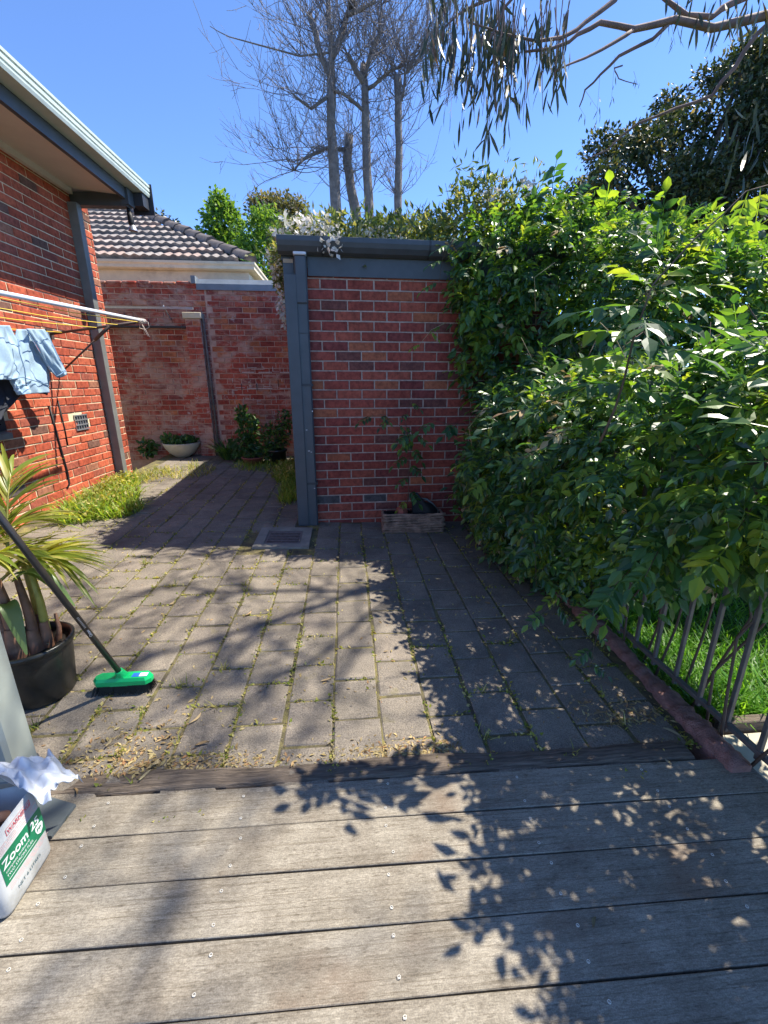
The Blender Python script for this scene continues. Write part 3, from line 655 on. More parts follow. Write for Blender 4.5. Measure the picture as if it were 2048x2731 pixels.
for (u, z, w, h) in ((.13, .75, .02, .006), (.155, .74, .012, .004), (.12, .95, .016, .005), (.185, 1.12, .01, .01), (.17, .38, .01, .006)): sbox(ch, u, u+w, .0852, .0858, z, z+h)
ch.build('paint_chips', 'print_white', dpo, kind='stuff')
so_ = MB(); so_.bbox((.090, -.11, 2.418), (.200, -.02, 2.505), .006, M4); so_.build('outlet_socket', 'white_metal', shed)
fa = MB(); sbox(fa, .205, 2.6, .0, .03, 2.275, 2.46); sbox(fa, -.02, .204, -.12, .0, 2.40, 2.46); fa.build('fascia', 'charcoal', shed)
gt = MB(); prof = [(.03, 2.43), (.06, 2.425), (.11, 2.44), (.145, 2.475), (.158, 2.51), (.158, 2.545), (.148, 2.55), (.142, 2.54), (.142, 2.515), (.10, 2.46), (.03, 2.455)]
rows = [[sp_(u, n, z + .0) for n, z in prof] for u in (-.035, .32, .325, .33, 2.62)]
gt.grid([[rows[j][i] for j in range(5)] for i in range(len(prof))], False); gt.add(rows[0], [tuple(range(len(prof)))]); gto = gt.build('gutter', 'charcoal', shed)
for u_ in (.33, 1.25, 2.1):
    k_ = MB(); pj = [(n_+.002, z_-.002) for n_, z_ in prof[1:7]]; k_.grid([[sp_(u_, n_, z_), sp_(u_+.018, n_, z_)] for n_, z_ in pj], False); k_.build('gutter_join', 'charcoal_dark', gto)
rf = MB()
n = 60; top = []
for i in range(n+1):
    u = -.06 + 2.7*i/n; z = 2.545 + .008*math.sin(u*2*math.pi/.076)
    top.append([sp_(u, .10, z), sp_(u, -3.4, z + .12)])
rf.sheet(top, (0, 0, -.004), False); rf.build('roof_sheet', 'gutter_green', shed)
sb = MB(); sbox(sb, .01, .06, -3.3, -.11, -.1, 2.44); sb.build('side_cladding', 'charcoal', shed)

# ================================================================== OLD BOUNDARY WALL (far left)
WYF = 7.72
bw = thing('boundary_wall', 'old stained red brick boundary wall with a pier and a rusty conduit', 'wall', (-2.3, WYF, .15))
mb = MB(); mb.box((-4.6, WYF, -.2), (-2.185, WYF+.22, 2.875)); mb.box((-2.185, WYF-.004, -.2), (-.45, WYF+.22, 2.80)); ww = mb.build('wall', 'old_mortar', bw)
def olds(u, z, a, b): return False
brickwork(ww, (-4.6, WYF-.002, 0), (1, 0, 0), 2.40, .09, 33, 'old_brick', proud=.006, blen=.223, bh=.073, j=.0115, wear=.005, limit=170, skip=lambda u, z, a, b: z > 2.88)
brickwork(ww, (-2.16, WYF-.006, 0), (1, 0, 0), 1.7, .09, 33, 'old_brick', proud=.006, blen=.223, bh=.073, j=.0115, wear=.005, limit=130, u0=.07, skip=lambda u, z, a, b: z > 2.79)
pi = MB(); pi.box((-2.505, WYF-.11, .05), (-2.275, WYF-.005, 2.34)); pw = pi.build('pier', 'old_mortar', bw)
brickwork(pw, (-2.505, WYF-.112, 0), (1, 0, 0), .23, .13, 26, 'old_brick', proud=.006, blen=.223, bh=.073, j=.0115, wear=.003)
pcp = MB(); pcp.bbox((-2.535, WYF-.135, 2.345), (-2.25, WYF-.008, 2.435), .006); pcp.build('pier_cap', 'cream', bw)
fl = MB(); fl.add([(-2.30, WYF-.04, 2.77), (-.6, WYF-.04, 2.77), (-.6, WYF-.035, 2.86), (-2.30, WYF-.035, 2.86), (-2.30, WYF+.02, 2.935), (-.6, WYF+.02, 2.935), (-.6, WYF+.24, 2.95), (-2.30, WYF+.24, 2.95)], [(0,1,2,3),(3,2,5,4),(4,5,6,7)])
fl.box((-2.365, WYF-.05, 2.86), (-2.30, WYF+.1, 2.97)); fl.build('metal_flashing', 'flashing', bw)
cd = MB(); cd.tube([(-2.245, WYF-.045, 2.42), (-2.245, WYF-.045, 2.30), (-2.235, WYF-.05, 1.4), (-2.225, WYF-.05, .12)], .018, 8); cd.build('conduit', 'trunk', bw)
nl = MB()
for (x, z) in ((-.98, 2.42), (-1.14, 1.42), (-3.45, 2.44), (-3.1, 2.35), (-1.75, 1.36), (-1.5, 1.36)): nl.tube([(x, WYF-.02, z), (x+.005, WYF-.03, z-.11)], .006, 5)
nl.build('nails', 'charcoal_dark', bw, kind='stuff')
lm = MB()
r = random.Random(3)
for k in range(46):
    x = r.uniform(-1.95, -.72); z = r.choice([r.uniform(.75, 1.62)]); 
    if r.random() < .5: w, h = r.uniform(.06, .22), r.uniform(.006, .012)
    else: w, h = r.uniform(.006, .012), r.uniform(.05, .13)
    lm.box((x, WYF-.0165, z), (x+w, WYF-.0135, z+h))
for (x, z, w) in ((-1.72, 1.53, .2), (-1.45, 1.53, .22), (-1.1, 1.53, .3), (-1.66, 1.27, .42), (-1.12, 1.27, .26)): lm.box((x, WYF-.0165, z), (x+w, WYF-.0135, z+.018))
lm.build('old_white_paint', 'old_lime', bw, kind='stuff')
cap = MB(); r = random.Random(8)
x = -4.5
while x < -2.2:
    w = r.uniform(.18, .24); cap.bbox((x, WYF-.022, 2.84), (x+w, WYF+.05, 2.888 + r.uniform(-.01, .01)), .012); x += w + .012
cap.build('broken_top_course', 'old_brick', bw, kind='stuff')
# curtain-rail like pole fixed on brackets in front of the wall
ra = thing('wall_rail', 'thin grey metal rail on brackets along the old wall', 'rail', (-3.2, WYF-.1, 2.45))
a = MB(); a.box((-4.2, WYF-.23, 2.462), (-2.33, WYF-.19, 2.492)); a.build('rail', 'galv', ra)
for x in (-2.75, -4.0):
    b = MB(); b.tube([(x, WYF-.005, 2.33), (x, WYF-.05, 2.36), (x-.01, WYF-.2, 2.475), (x-.01, WYF-.235, 2.51)], .009, 6); b.build('bracket', 'galv', ra)
b = MB(); b.box((-4.2, WYF-.10, 2.21), (-2.52, WYF-.012, 2.235)); b.build('rail_shadow_strip', 'charcoal_dark', ra)  # dark bar in place of the shadow line below the rail

# ================================================================== NEIGHBOUR'S HOUSE behind the wall
NY, NX, NZ, NP = 8.15, -1.54, 3.262, R(28.6)
nh = thing('neighbour_house', 'house with weathered grey tiled hip roof and cream gutter behind the wall', 'house', (-4.5, NY+1, -.4))
mb = MB(); mb.box((-9, NY+.35, -.4), (NX-.35, NY+8, NZ-.2)); mb.build('wall', 'cream', nh)
ef = MB(); ef.box((-9, NY+.05, NZ-.30), (NX-.06, NY+.34, NZ-.27)); ef.box((NX-.34, NY+.05, NZ-.299), (NX-.055, NY+8, NZ-.271)); ef.build('soffit', 'cream', nh)
fb = MB(); fb.box((-9, NY+.03, NZ-.31), (NX-.03, NY+.055, NZ-.1)); fb.box((NX-.056, NY+.056, NZ-.309), (NX-.031, NY+8, NZ-.1)); fb.build('fascia', 'cream', nh)
ng = MB(); pr_ = [(.03, -.125), (-.04, -.125), (-.085, -.105), (-.085, -.06), (-.105, -.035), (-.105, .0), (-.095, .0), (.02, -.01)]
A = [(-9, NY+n, NZ+z) for n, z in pr_]; B = [(NX-n, NY+n, NZ+z) for n, z in pr_]; C_ = [(NX-n, NY+8, NZ+z) for n, z in pr_]
ng.grid([[A[i], B[i], C_[i]] for i in range(len(pr_))], False); ng.build('gutter', 'cream', nh)
SL = Vector((0, math.cos(NP), math.sin(NP))); SNr = Vector((0, -math.sin(NP), math.cos(NP)))
E0 = Vector((0, NY-.02, NZ+.02))
def rfp(x, s, h=0): return E0 + Vector((x, 0, 0)) + SL*s + SNr*h
rb = MB(); kk = 4.6; rb.add([rfp(-10, 0, -.03), rfp(NX, 0, -.03), rfp(NX-kk, kk/math.cos(NP), -.03), rfp(-10, kk/math.cos(NP), -.03)], [(0,1,2,3)])
rb.add([Vector((NX, NY, NZ)), Vector((NX, NY+9.2, NZ)), Vector((NX-kk, NY+kk, NZ+kk*math.tan(NP)))], [(0,1,2)]); roof = rb.build('roof', 'ridge_tile', nh)
GA, TW = .345, .30
def tile_mesh(w0, w1):
    mb = MB(); n = 12; rows = []
    for j in range(3):
        s = [-.03, .17, GA+.03][j]; rows.append([])
        for i in range(n+1):
            x = w0 + (w1-w0)*i/n; wv = .015*math.sin((x/TW)*4*math.pi)
            rows[-1].append(Vector((x, s, wv + [.080, .045, .010][j])))
    mb.grid(rows, True); mb.add([rows[0][i] for i in range(n+1)] + [rows[0][i] - Vector((0, -.02, .085)) for i in range(n+1)], [(i, i+n+1, i+n+2, i+1) for i in range(n)], False)
    me = mb.mesh('tile'); me.materials.append(M['roof_tile']); return me
TMS = [tile_mesh(0, TW), tile_mesh(0, TW*.5)]
RT = Matrix((Vector((1, 0, 0)), SL, SNr)).transposed().to_4x4()
for rI in range(13):
    s = rI*GA; xr = NX - s*math.cos(NP) - .02
    x = -7.4 + (TW*.5 if False else 0)
    while x + TW*.5 < xr:
        full = x + TW < xr
        link('tile', TMS[0] if full else TMS[1], roof, Matrix.Translation(rfp(x, s, random.uniform(-.004, .006))) @ RT @ Matrix.Rotation(random.gauss(0, .006), 4, 'Z'))
        x += TW
H0 = Vector((NX+.02, NY-.02, NZ+.05)); HV = Vector((-1, 1, math.tan(NP))); 
rm = MB(); 
prof = [(-.14, -.05), (-.09, .045), (0, .085), (.09, .045), (.14, -.05)]
hu = HV.normalized(); hs = hu.cross(Vector((0, 0, 1))).normalized(); hz = hs.cross(hu)
rows = [[hs*a*(1.0 if t == 0 else .86) + hz*(b + (.03 if t == 0 else 0)) + hu*t for a, b in prof] for t in (0, .43)]
rm.grid(rows, True); rm.add(rows[0], [(0, 1, 2, 3, 4)]); rme = rm.mesh('ridge_tile'); rme.materials.append(M['ridge_tile'])
for i in range(15): link('ridge_tile', rme, roof, Matrix.Translation(H0 + hu*.40*i + Vector((random.gauss(0, .006), 0, random.gauss(0, .006)))))

# ================================================================== THINGS ON THE PATIO AND DECK
# old timber sleeper between patio and deck
mb = MB(); n = 60; rows = []
for i in range(n+1):
    x = -1.42 + 2.80*i/n; w = .006*math.sin(x*5) + .003*math.sin(x*23)
    z = ZD + .004 + .004*math.sin(x*7) + random.gauss(0, .0012)
    rows.append([dk(x, .004 + .002*math.sin(x*31), -.12), dk(x, .006 + .003*math.sin(x*31), z - ZD - .006), dk(x, .018 + .002*math.sin(x*17), z - ZD), dk(x, .05, z - ZD - .003*abs(math.sin(x*9))), dk(x, .085 + w, z - ZD), dk(x, .098 + w, z - ZD - .01), dk(x, .10 + w, -.12)])
mb.grid(rows, True); mb.add(rows[-1], [tuple(range(7))]); mb.add(rows[0], [tuple(range(6, -1, -1))])
solid('timber_sleeper', mb, 'sleeper', 'dark weathered timber sleeper between the paving and the deck', 'sleeper')

# rough red kerb along the fence
mb = MB(); rows = []; n = 150; r = random.Random(4)
for i in range(n+1):
    y = 1.19 + 3.0*i/n; z0 = -.2; w = .052 + .008*math.sin(y*9) + r.uniform(-.006, .006); xc = 1.515 + .008*math.sin(y*4); ht = -.045 + .012*math.sin(y*6.3) + r.uniform(-.006, .006)
    rows.append([(xc-w-.015, y, z0), (xc-w, y, ht-.045), (xc-w*.85 + r.uniform(-.004, .004), y, ht-.010 + r.uniform(-.005, .005)), (xc-w*.3, y, ht + r.uniform(-.006, .006)), (xc+w*.4, y, ht-.002 + r.uniform(-.006, .006)), (xc+w*.92, y, ht-.012 + r.uniform(-.005, .005)), (xc+w, y, ht-.06), (xc+w, y, z0)])
mb.grid(rows, True); mb.add(rows[0], [tuple(range(7, -1, -1))]); mb.add(rows[-1], [tuple(range(8))])
solid('red_kerb', mb, 'kerb_red', 'rough red painted kerb running along the foot of the metal fence', 'kerb')

# metal fence
fn = thing('metal_fence', 'dark grey metal bar fence at the edge of the lawn, half buried in the climber', 'fence', (1.605, 2.6, -.1))
for nm, z, h, w in (('bottom_rail', -.035, .022, .014), ('top_rail', 1.06, .035, .019)):
    a = MB(); a.bbox((1.605-w, .55, z), (1.605+w, 4.5, z+h), .003); a.build(nm, 'fence', fn)
bm_ = MB(); bm_.bbox((-.009, -.009, 0), (.009, .009, 1.20), .002); bme = bm_.mesh('bar'); bme.materials.append(M['fence'])
pm_ = MB(); pm_.bbox((-.021, -.021, -.12), (.021, .021, 1.25), .003); pme = pm_.mesh('fence_post'); pme.materials.append(M['fence'])
y = .62; k = 0
while y < 4.45:
    if k % 13 == 0: link('fence_post', pme, fn, Matrix.Translation((1.605, y, -.1)))
    else: link('bar', bme, fn, Matrix.Translation((1.605, y, -.06)) @ Matrix.Rotation(random.gauss(0, .004), 4, 'Y'))
    y += .152; k += 1

# drain with concrete surround
dr = thing('floor_drain', 'square concrete drain surround with a rusty slotted grate', 'drain', (-.605, 3.82, -.01))
ga, gb = R(-1.0), 0
def dp_(x, y, z=0): return Vector((-.605 + x, 3.815 + y, Zg(-.605+x, 3.815+y) + z))
sr = MB()
ou, inn = .245, .160
for (xa, xb, ya, yb) in ((-ou, ou, -ou, -inn), (-ou, ou, inn, ou), (-ou, -inn, -inn, inn), (inn, ou, -inn, inn)):
    P = [dp_(x, y, -.05) for x, y in ((xa, ya), (xb, ya), (xb, yb), (xa, yb))] + [dp_(x, y, .014) for x, y in ((xa, ya), (xb, ya), (xb, yb), (xa, yb))]
    sr.add(P, [(4,5,6,7),(0,1,5,4),(1,2,6,5),(2,3,7,6),(3,0,4,7)])
sr.build('surround', 'concrete', dr)
vo = MB(); vo.add([dp_(x, y, -.001) for x, y in ((-inn, -inn), (inn, -inn), (inn, inn), (-inn, inn))], [(0,1,2,3)]); vo.build('pit', 'void', dr)  # flat black sheet, stands for the shade between the slats
gr = MB()
for (xa, xb, ya, yb) in ((-inn+.004, inn-.004, -inn+.004, -inn+.018), (-inn+.004, inn-.004, inn-.018, inn-.004), (-inn+.004, -inn+.018, -inn+.018, inn-.018), (inn-.018, inn-.004, -inn+.018, inn-.018)):
    P = [dp_(x, y, -.02) for x, y in ((xa, ya), (xb, ya), (xb, yb), (xa, yb))] + [dp_(x, y, .010) for x, y in ((xa, ya), (xb, ya), (xb, yb), (xa, yb))]
    gr.add(P, [(4,5,6,7),(0,1,5,4),(1,2,6,5),(2,3,7,6),(3,0,4,7)])
grf = gr.build('grate', 'grate', dr)
for i in range(7):
    yc = -inn + .04 + (2*inn-.08)*i/6; ya, yb = yc-.0085, yc+.0085; xa, xb = -inn+.018, inn-.018; s = MB()
    P = [dp_(x, y, .004) for x, y in ((xa, ya), (xb, ya), (xb, yb), (xa, yb))] + [dp_(x, y, .010) for x, y in ((xa, ya), (xb, ya), (xb, yb), (xa, yb))]
    s.add(P, [(4,5,6,7),(0,1,5,4),(1,2,6,5),(2,3,7,6),(3,0,4,7)]); s.build('slat', 'grate', grf)

# broom
bz = Zg(-1.11, 1.86); bc = Vector((-1.112, 1.865, bz))
br = thing('broom', 'bright green push broom with a long dark handle leaning on the post', 'broom', bc)
h = MB()
prof = []
for (zz, sx, sy, ch) in ((.045, .130, .030, .02), (.050, .134, .033, .02), (.070, .134, .033, .02), (.084, .126, .026, .018)):
    prof.append([bc + Vector((x, y, zz)) for x, y in ((-sx+ch, -sy), (sx-ch, -sy), (sx, -sy+ch), (sx, sy-ch), (sx-ch, sy), (-sx+ch, sy), (-sx, sy-ch), (-sx, -sy+ch))])
h.add([p for r_ in prof for p in r_], [(i*8+k, i*8+(k+1)%8, (i+1)*8+(k+1)%8, (i+1)*8+k) for i in range(3) for k in range(8)] + [tuple(range(24, 32)), tuple(range(7, -1, -1))])
hd = h.build('head', 'broom_green', br)
HE = Vector((-1.211, 1.533, .938)); hb = bc + Vector((-.005, .0, .085)); hdv = (HE - hb).normalized()
s = MB(); s.tube([hb - hdv*.02, hb + hdv*.008, hb + hdv*.035, hb + hdv*.038], [.030, .023, .0185, .0165], 14); s.build('socket', 'broom_green', hd)
ridge = MB(); ridge.add([bc + Vector(p) for p in ((-.05, -.034, .047), (.03, -.034, .047), (.012, -.024, .090), (-.02, -.024, .092), (-.05, .02, .083), (.03, .02, .083))], [(0,1,2,3), (3,2,5,4), (1,5,2), (0,3,4)]); ridge.build('socket_web', 'broom_green', hd)
lb = MB(); lb.quad(bc + Vector((.045, -.018, .0852)), bc + Vector((.118, -.018, .0852)), bc + Vector((.118, .012, .0852)), bc + Vector((.045, .012, .0852))); lbo = lb.build('sticker', 'print_blue', hd)
lb = MB(); lb.quad(bc + Vector((.08, -.016, .0858)), bc + Vector((.116, -.016, .0858)), bc + Vector((.116, .010, .0858)), bc + Vector((.08, .010, .0858))); lb.build('sticker_panel', 'print_white', hd)
bz_ = MB(); rr = np.random.default_rng(2); n = 900
tip = np.stack([rr.uniform(-.14, .14, n), rr.uniform(-.045, .04, n), np.full(n, .002)], 1); base = tip*np.array([.88, .7, 0]) + np.array([0, 0, .047])
V = []; F = []
for i in range(n):
    a = base[i] + bc; b = tip[i] + bc; k = len(V); V += [a + [-.0015, 0, 0], a + [.0015, 0, 0], b + [.001, 0, 0], b + [-.001, 0, 0]]; F.append([k, k+1, k+2, k+3])
big('bristles', np.array(V), np.array(F), 'bristle', br, 'stuff')
hh = MB(); HT = hb + hdv*1.37; hh.tube([hb + hdv*.012, hb + hdv*.5, HT], .0125, 12); hnd = hh.build('handle', 'handle', br)
cpx = MB(); cpx.tube([HT - hdv*.01, HT + hdv*.02, HT + hdv*.03], [.0135, .0135, .008], 12); cpx.build('end_cap', 'broom_green', hnd)
def text_mesh(txt, size, name, m, parent, frame, label=None, align='LEFT', bold=0.0, sx=1.0):
    """frame: Matrix whose local XY plane carries the text"""
    cu = bpy.data.curves.new(name, 'FONT'); cu.body = txt; cu.size = size; cu.align_x = align; cu.offset = bold; cu.extrude = .0
    tmp = bpy.data.objects.new('tmp', cu); col.objects.link(tmp); dg = bpy.context.evaluated_depsgraph_get(); dg.update()
    me = bpy.data.meshes.new_from_object(tmp.evaluated_get(dg)); bpy.data.objects.remove(tmp); bpy.data.curves.remove(cu)
    me.name = name
    for v in me.vertices: v.co.x *= sx
    me.transform(frame); me.transform(Matrix.Translation(-org(parent))); me.materials.clear(); me.materials.append(M[m])
    ob = bpy.data.objects.new(name, me); col.objects.link(ob); ob.parent = parent; ORIG[ob] = org(parent); return ob
# lettering on the handle (reads from the head upward, wraps the camera side of the tube)
c0 = hb + hdv*.315; toc = (Vector(CAM) - c0); toc = (toc - hdv*toc.dot(hdv)).normalized(); side = toc.cross(hdv)
Fm = Matrix((hdv, side*1.0, toc)).transposed().to_4x4(); 
if Fm.to_3x3().determinant() < 0: Fm = Matrix((hdv, -side, toc)).transposed().to_4x4()
Fm.translation = c0 + toc*.0128 - Fm.to_3x3() @ Vector((0, .005, 0))
text_mesh('Oates', .017, 'lettering', 'print_white', hnd, Fm)
dash = MB()
for k in range(9):
    a = c0 + hdv*(.058 + .008*k) + toc*.0128; dash.quad(*[a + hdv*x + (Fm.to_3x3() @ Vector((0, y_, 0))) for x, y_ in ((0, -.0035), (.005, -.0035), (.005, .0035), (0, .0035))])
a = c0 - hdv*.006 + toc*.0118 + (Fm.to_3x3() @ Vector((0, -.0065, 0))); 
dash.build('small_print', 'galv', hnd, kind='stuff')

# potted palm
pc = Vector((-1.50, 1.88, Zg(-1.5, 1.88)))
pp = thing('potted_palm', 'golden cane palm growing in a large black plastic pot', 'potted plant', pc)
p = MB(); p.lathe(pc, [(.001, .002), (.128, .002), (.134, .01), (.150, .16), (.158, .255), (.158, .258), (.170, .262), (.172, .285), (.164, .29), (.156, .286), (.152, .235)], 40); pot = p.build('pot', 'pot_black', pp)
p = MB(); rows = []
for i in range(8):
    rad = .153*i/7; rows.append([pc + Vector((rad*math.cos(a), rad*math.sin(a), .245 + random.uniform(-.008, .012))) for a in np.linspace(0, 2*math.pi, 25)[:-1]])
p.grid([r_ + [r_[0]] for r_ in rows]); p.build('soil', 'soil', pot)
cr = random.Random(12); crowns = []
for (bx, by, tx, ty, tz, rad, m) in ((-.06, -.03, -.14, .0, .62, .026, 'cane'), (-.015, -.06, -.06, -.03, .70, .028, 'cane'), (.03, -.02, .0, .02, .60, .023, 'cane'), (.055, .02, .05, .04, .66, .019, 'cane_y'), (-.09, .03, -.24, .06, .66, .024, 'cane'), (.02, .05, -.02, .10, .72, .02, 'cane_y'), (.075, .06, .085, .075, .38, .012, 'cane')):
    a = pc + Vector((bx, by, .23)); b = pc + Vector((tx, ty, tz)); q = MB()
    q.tube([a, a.lerp(b, .08), a.lerp(b, .25) + Vector((.01, 0, 0)), a.lerp(b, .55) + Vector((.012, 0, 0)), b], [rad*1.5, rad*1.25, rad, rad*.85, rad*.55], 10); q.build('cane', m, pp)
    sh = MB(); sh.tube([a + Vector((0, 0, -.01)), a.lerp(b, .12) + Vector((.006, -.006, 0)), a.lerp(b, .34) + Vector((.014, -.01, 0))], [rad*1.75, rad*1.45, rad*.9], 9, False); sh.build('sheath', 'cane', pp)
    if tz > .5: crowns.append(b)
def frond(parent, base, direc, length, droop, ll, nleaf=16, m='palm', up=.4, seed=0, bias=(0, 0, 0)):
    r_ = np.random.default_rng(seed); d = np.array(direc, float); d /= np.linalg.norm(d); base = np.array(base)
    pts = []; 
    for i in range(13):
        t = i/12; pts.append(base + d*length*t + np.array([0, 0, -droop*length*t*t]))
    q = MB(); q.tube(pts, [.008 - .0062*i/12 for i in range(13)], 5); fo = q.build('frond', 'cane_y', parent)
    Vs, Fs = [], []; k = 0
    for i in range(nleaf):
        t = .18 + .82*i/(nleaf-1); j = min(int(t*12), 11); p0 = pts[j] + (pts[j+1]-pts[j])*(t*12-j); tg = unit(pts[j+1]-pts[j]); sd = unit(np.cross(tg, [0, 0, 1]))
        for sg in (-1, 1):
            ld = unit(tg*(.75 + .4*t) + sd*sg*(1 - .45*t) + np.array([0, 0, up*(1-.5*t)]) + r_.normal(size=3)*.12 + np.array(bias)); Lf = ll*(1 - .45*abs(t-.45))*(.85 + .3*r_.random())
            w = .0095*(.8 + .4*r_.random()); upv = unit(np.cross(ld, np.cross([0, 0, 1], ld)) + r_.normal(size=3)*.25); sv = unit(np.cross(upv, ld)); segs = 7; vv = []
            for s_ in range(segs+1):
                u = s_/segs; c = p0 + ld*Lf*u + np.array([0, 0, -Lf*.34*u*u]); ww = w*min(1, 4*u + .35)*(1 - u**3)**.8
                vv += [c - sv*ww + upv*ww*.35, c, c + sv*ww + upv*ww*.35]
            ff = []
            for s_ in range(segs):
                o_ = s_*3; ff += [[o_, o_+1, o_+4, o_+3], [o_+1, o_+2, o_+5, o_+4]]
            Vs.append(np.array(vv)); Fs.append(np.array(ff) + k); k += len(vv)
    big('leaflets', np.vstack(Vs), np.vstack(Fs), m, fo, 'stuff', True)
FR = [((-.30, .0, 1.0), .55, .25, .34, (.5, -.1, .0)), ((-.2, -.25, .9), .62, .3, .36, (.55, 0, 0)), ((.55, .2, .55), .30, .35, .33, (.2, 0, 0)), ((.2, -.5, .7), .34, .4, .32, (.35, 0, 0)),
      ((-.7, .2, .9), .7, .3, .36, (.6, 0, .1)), ((.9, .1, .25), .26, .5, .30, (0, 0, 0)), ((-.5, -.4, .7), .6, .4, .34, (.5, 0, 0)), ((.35, .6, .8), .42, .4, .30, (.2, 0, 0)), ((-.9, -.1, .55), .6, .4, .34, (.4, 0, .1)), ((-.1, .4, 1), .62, .3, .34, (.35, 0, 0)), ((-.4, -.1, 1), .95, .25, .34, (.6, -.1, .0)), ((-.5, .1, .8), .8, .2, .36, (.7, -.1, .0)), ((-.6, -.2, .35), .5, .2, .36, (.8, 0, .1)), ((-.1, -.1, .9), .75, .35, .34, (.5, 0, 0)), ((-.8, .0, 1.1), .95, .25, .36, (.8, -.1, -.1))]
for i, (d, ln, dr_, ll, bi) in enumerate(FR): frond(pp, crowns[i % len(crowns)] - Vector((.09, 0, .03)), d, ln*1.0, dr_, ll*1.0, 18, seed=i, bias=tuple(v*.8 for v in bi))
for i, (o_, d, ln, wd) in enumerate((((-.10, -.06, .62), (.3, -.35, -.05), .30, .035), ((-.12, -.04, .56), (-.2, -.5, -.45), .30, .04), ((.02, -.03, .60), (.75, -.1, -.1), .26, .028), ((-.02, -.05, .50), (.35, -.3, -.55), .2, .034), ((.0, -.02, .62), (.55, .1, -.4), .28, .022))):
    base = pc + Vector(o_); d = Vector(d).normalized(); sv = d.cross(Vector((0, 0, 1))).normalized(); rows = []
    for k in range(9):
        t = k/8; c = base + d*ln*t + Vector((0, 0, .10*math.sin(t*2.6) - .30*t*t*ln/.3*.5)); w = wd*math.sin(math.pi*min(1, t*.9+.08))**.8
        rows.append([c - sv*w + Vector((0, 0, w*.4)), c, c + sv*w + Vector((0, 0, w*.4))])
    q = MB(); q.grid(rows); q.build('broad_leaf', 'palm_big', pp)
q = MB(); c = pc + Vector((.06, -.02, .262)); q.grid([[c + Vector((.05*t-.02, .02*math.sin(3*t)+w, .004+.004*math.sin(t*3))) for w in (-.006*math.sin(math.pi*t), .006*math.sin(math.pi*t))] for t in np.linspace(.02, 1.6, 9)/1.6]); q.build('fallen_sheath', 'dead_leaf', pp)

# verandah post in the left foreground
vp = thing('verandah_post', 'pale grey painted square verandah post in front of the potted palm', 'post', (-1.28, 1.335, ZD))
a = MB(); a.bbox((-1.315, 1.275, ZD), (-1.190, 1.396, 2.9), .012); vpo = a.build('post', 'ver_post', vp)
a = MB(); a.bbox((-1.320, 1.271, ZD+.001), (-1.186, 1.400, ZD+.13), .012); a.build('base_sleeve', 'post_paint', vp)

# oil container cut open, with its contents
ct = thing('oil_container', 'scuffed white plastic oil container with a green label, its top cut open', 'container', (-1.055, 1.02, ZD))
X1, Xb, Y0c, Y1c, zb, zt = -.985, -1.14, .915, 1.112, ZD+.002, .205
def rrect(z, ins):
    x0, x1, y0, y1 = Xb+ins, X1-ins, Y0c+ins, Y1c-ins; rr_ = .022; P = []
    for cx, cy, a0 in ((x1-rr_, y0+rr_, -90), (x1-rr_, y1-rr_, 0), (x0+rr_, y1-rr_, 90), (x0+rr_, y0+rr_, 180)):
        for k in range(5): a_ = R(a0 + 22.5*k); P.append(Vector((cx + rr_*math.cos(a_), cy + rr_*math.sin(a_), z)))
    return P
def ztop(p): return zt + .02*(p.y-1.0) - .02*max(0, (-1.02 - p.x)/.1)
lev = [rrect(zb, .014), rrect(zb+.006, .004), rrect(zb+.02, 0)]
outer = lev + [[Vector((p.x, p.y, ztop(p))) for p in rrect(zt, 0)]] 
inner = [[Vector((p.x, p.y, ztop(p))) for p in rrect(zt, .003)], rrect(zb+.02, .004), rrect(zb+.012, .01)]
allr = outer + inner; q = MB(); n = 20
q.add([p for r_ in allr for p in r_], [(i*n+k, i*n+(k+1)%n, (i+1)*n+(k+1)%n, (i+1)*n+k) for i in range(len(allr)-1) for k in range(n)] + [tuple(range(n-1, -1, -1))], True); body = q.build('body', 'tub', ct)
Ft = Matrix((Vector((0, 1, 0)), Vector((0, 0, 1)), Vector((1, 0, 0)))).transposed().to_4x4()
def ff(y, z, e=.0012): F_ = Ft.copy(); F_.translation = Vector((X1 + e, y, z)); return F_
q = MB(); q.quad((X1+.0008, .936, .030), (X1+.0008, 1.101, .030), (X1+.0008, 1.101, .125), (X1+.0008, .936, .125)); lab = q.build('label_panel', 'print_green', ct)
text_mesh('Zoom', .040, 'lettering', 'print_white', lab, ff(.942, .083), bold=.0008, sx=.98); text_mesh('25', .038, 'lettering', 'print_white', lab, ff(1.052, .083), bold=.0008, sx=.92)
text_mesh('complete outboard', .0125, 'lettering', 'print_white', lab, ff(.946, .066), sx=.95); text_mesh('TWO STROKE FUEL', .0125, 'lettering', 'print_white', lab, ff(.946, .050), sx=.95)
q = MB(); q.quad((X1+.0014, .948, .0395), (X1+.0014, 1.06, .0395), (X1+.0014, 1.06, .0415), (X1+.0014, .948, .0415)); q.build('underline', 'print_white', lab)
q = MB(); sh = [(0, -.019), (.012, -.010), (.016, .004), (.014, .014), (0, .017), (-.014, .014), (-.016, .004), (-.012, -.010)]; q.add([(X1+.0014, 1.080+a_, .062+b_) for a_, b_ in sh], [tuple(range(8))]); q.build('shield_logo', 'print_white', lab)
text_mesh('BP', .016, 'lettering', 'print_green', lab, ff(1.0695, .0575, .002), bold=.0006)
text_mesh('WARNING', .018, 'lettering', 'print_red', body, ff(.985, .166), bold=.0003); q = MB()
for (ya, yb, za, zb2) in ((.98, 1.075, .1625, .164), (.98, 1.075, .183, .1845), (.98, .982, .164, .183), (1.073, 1.075, .164, .183)): q.quad((X1+.001, ya, za), (X1+.001, yb, za), (X1+.001, yb, zb2), (X1+.001, ya, zb2))
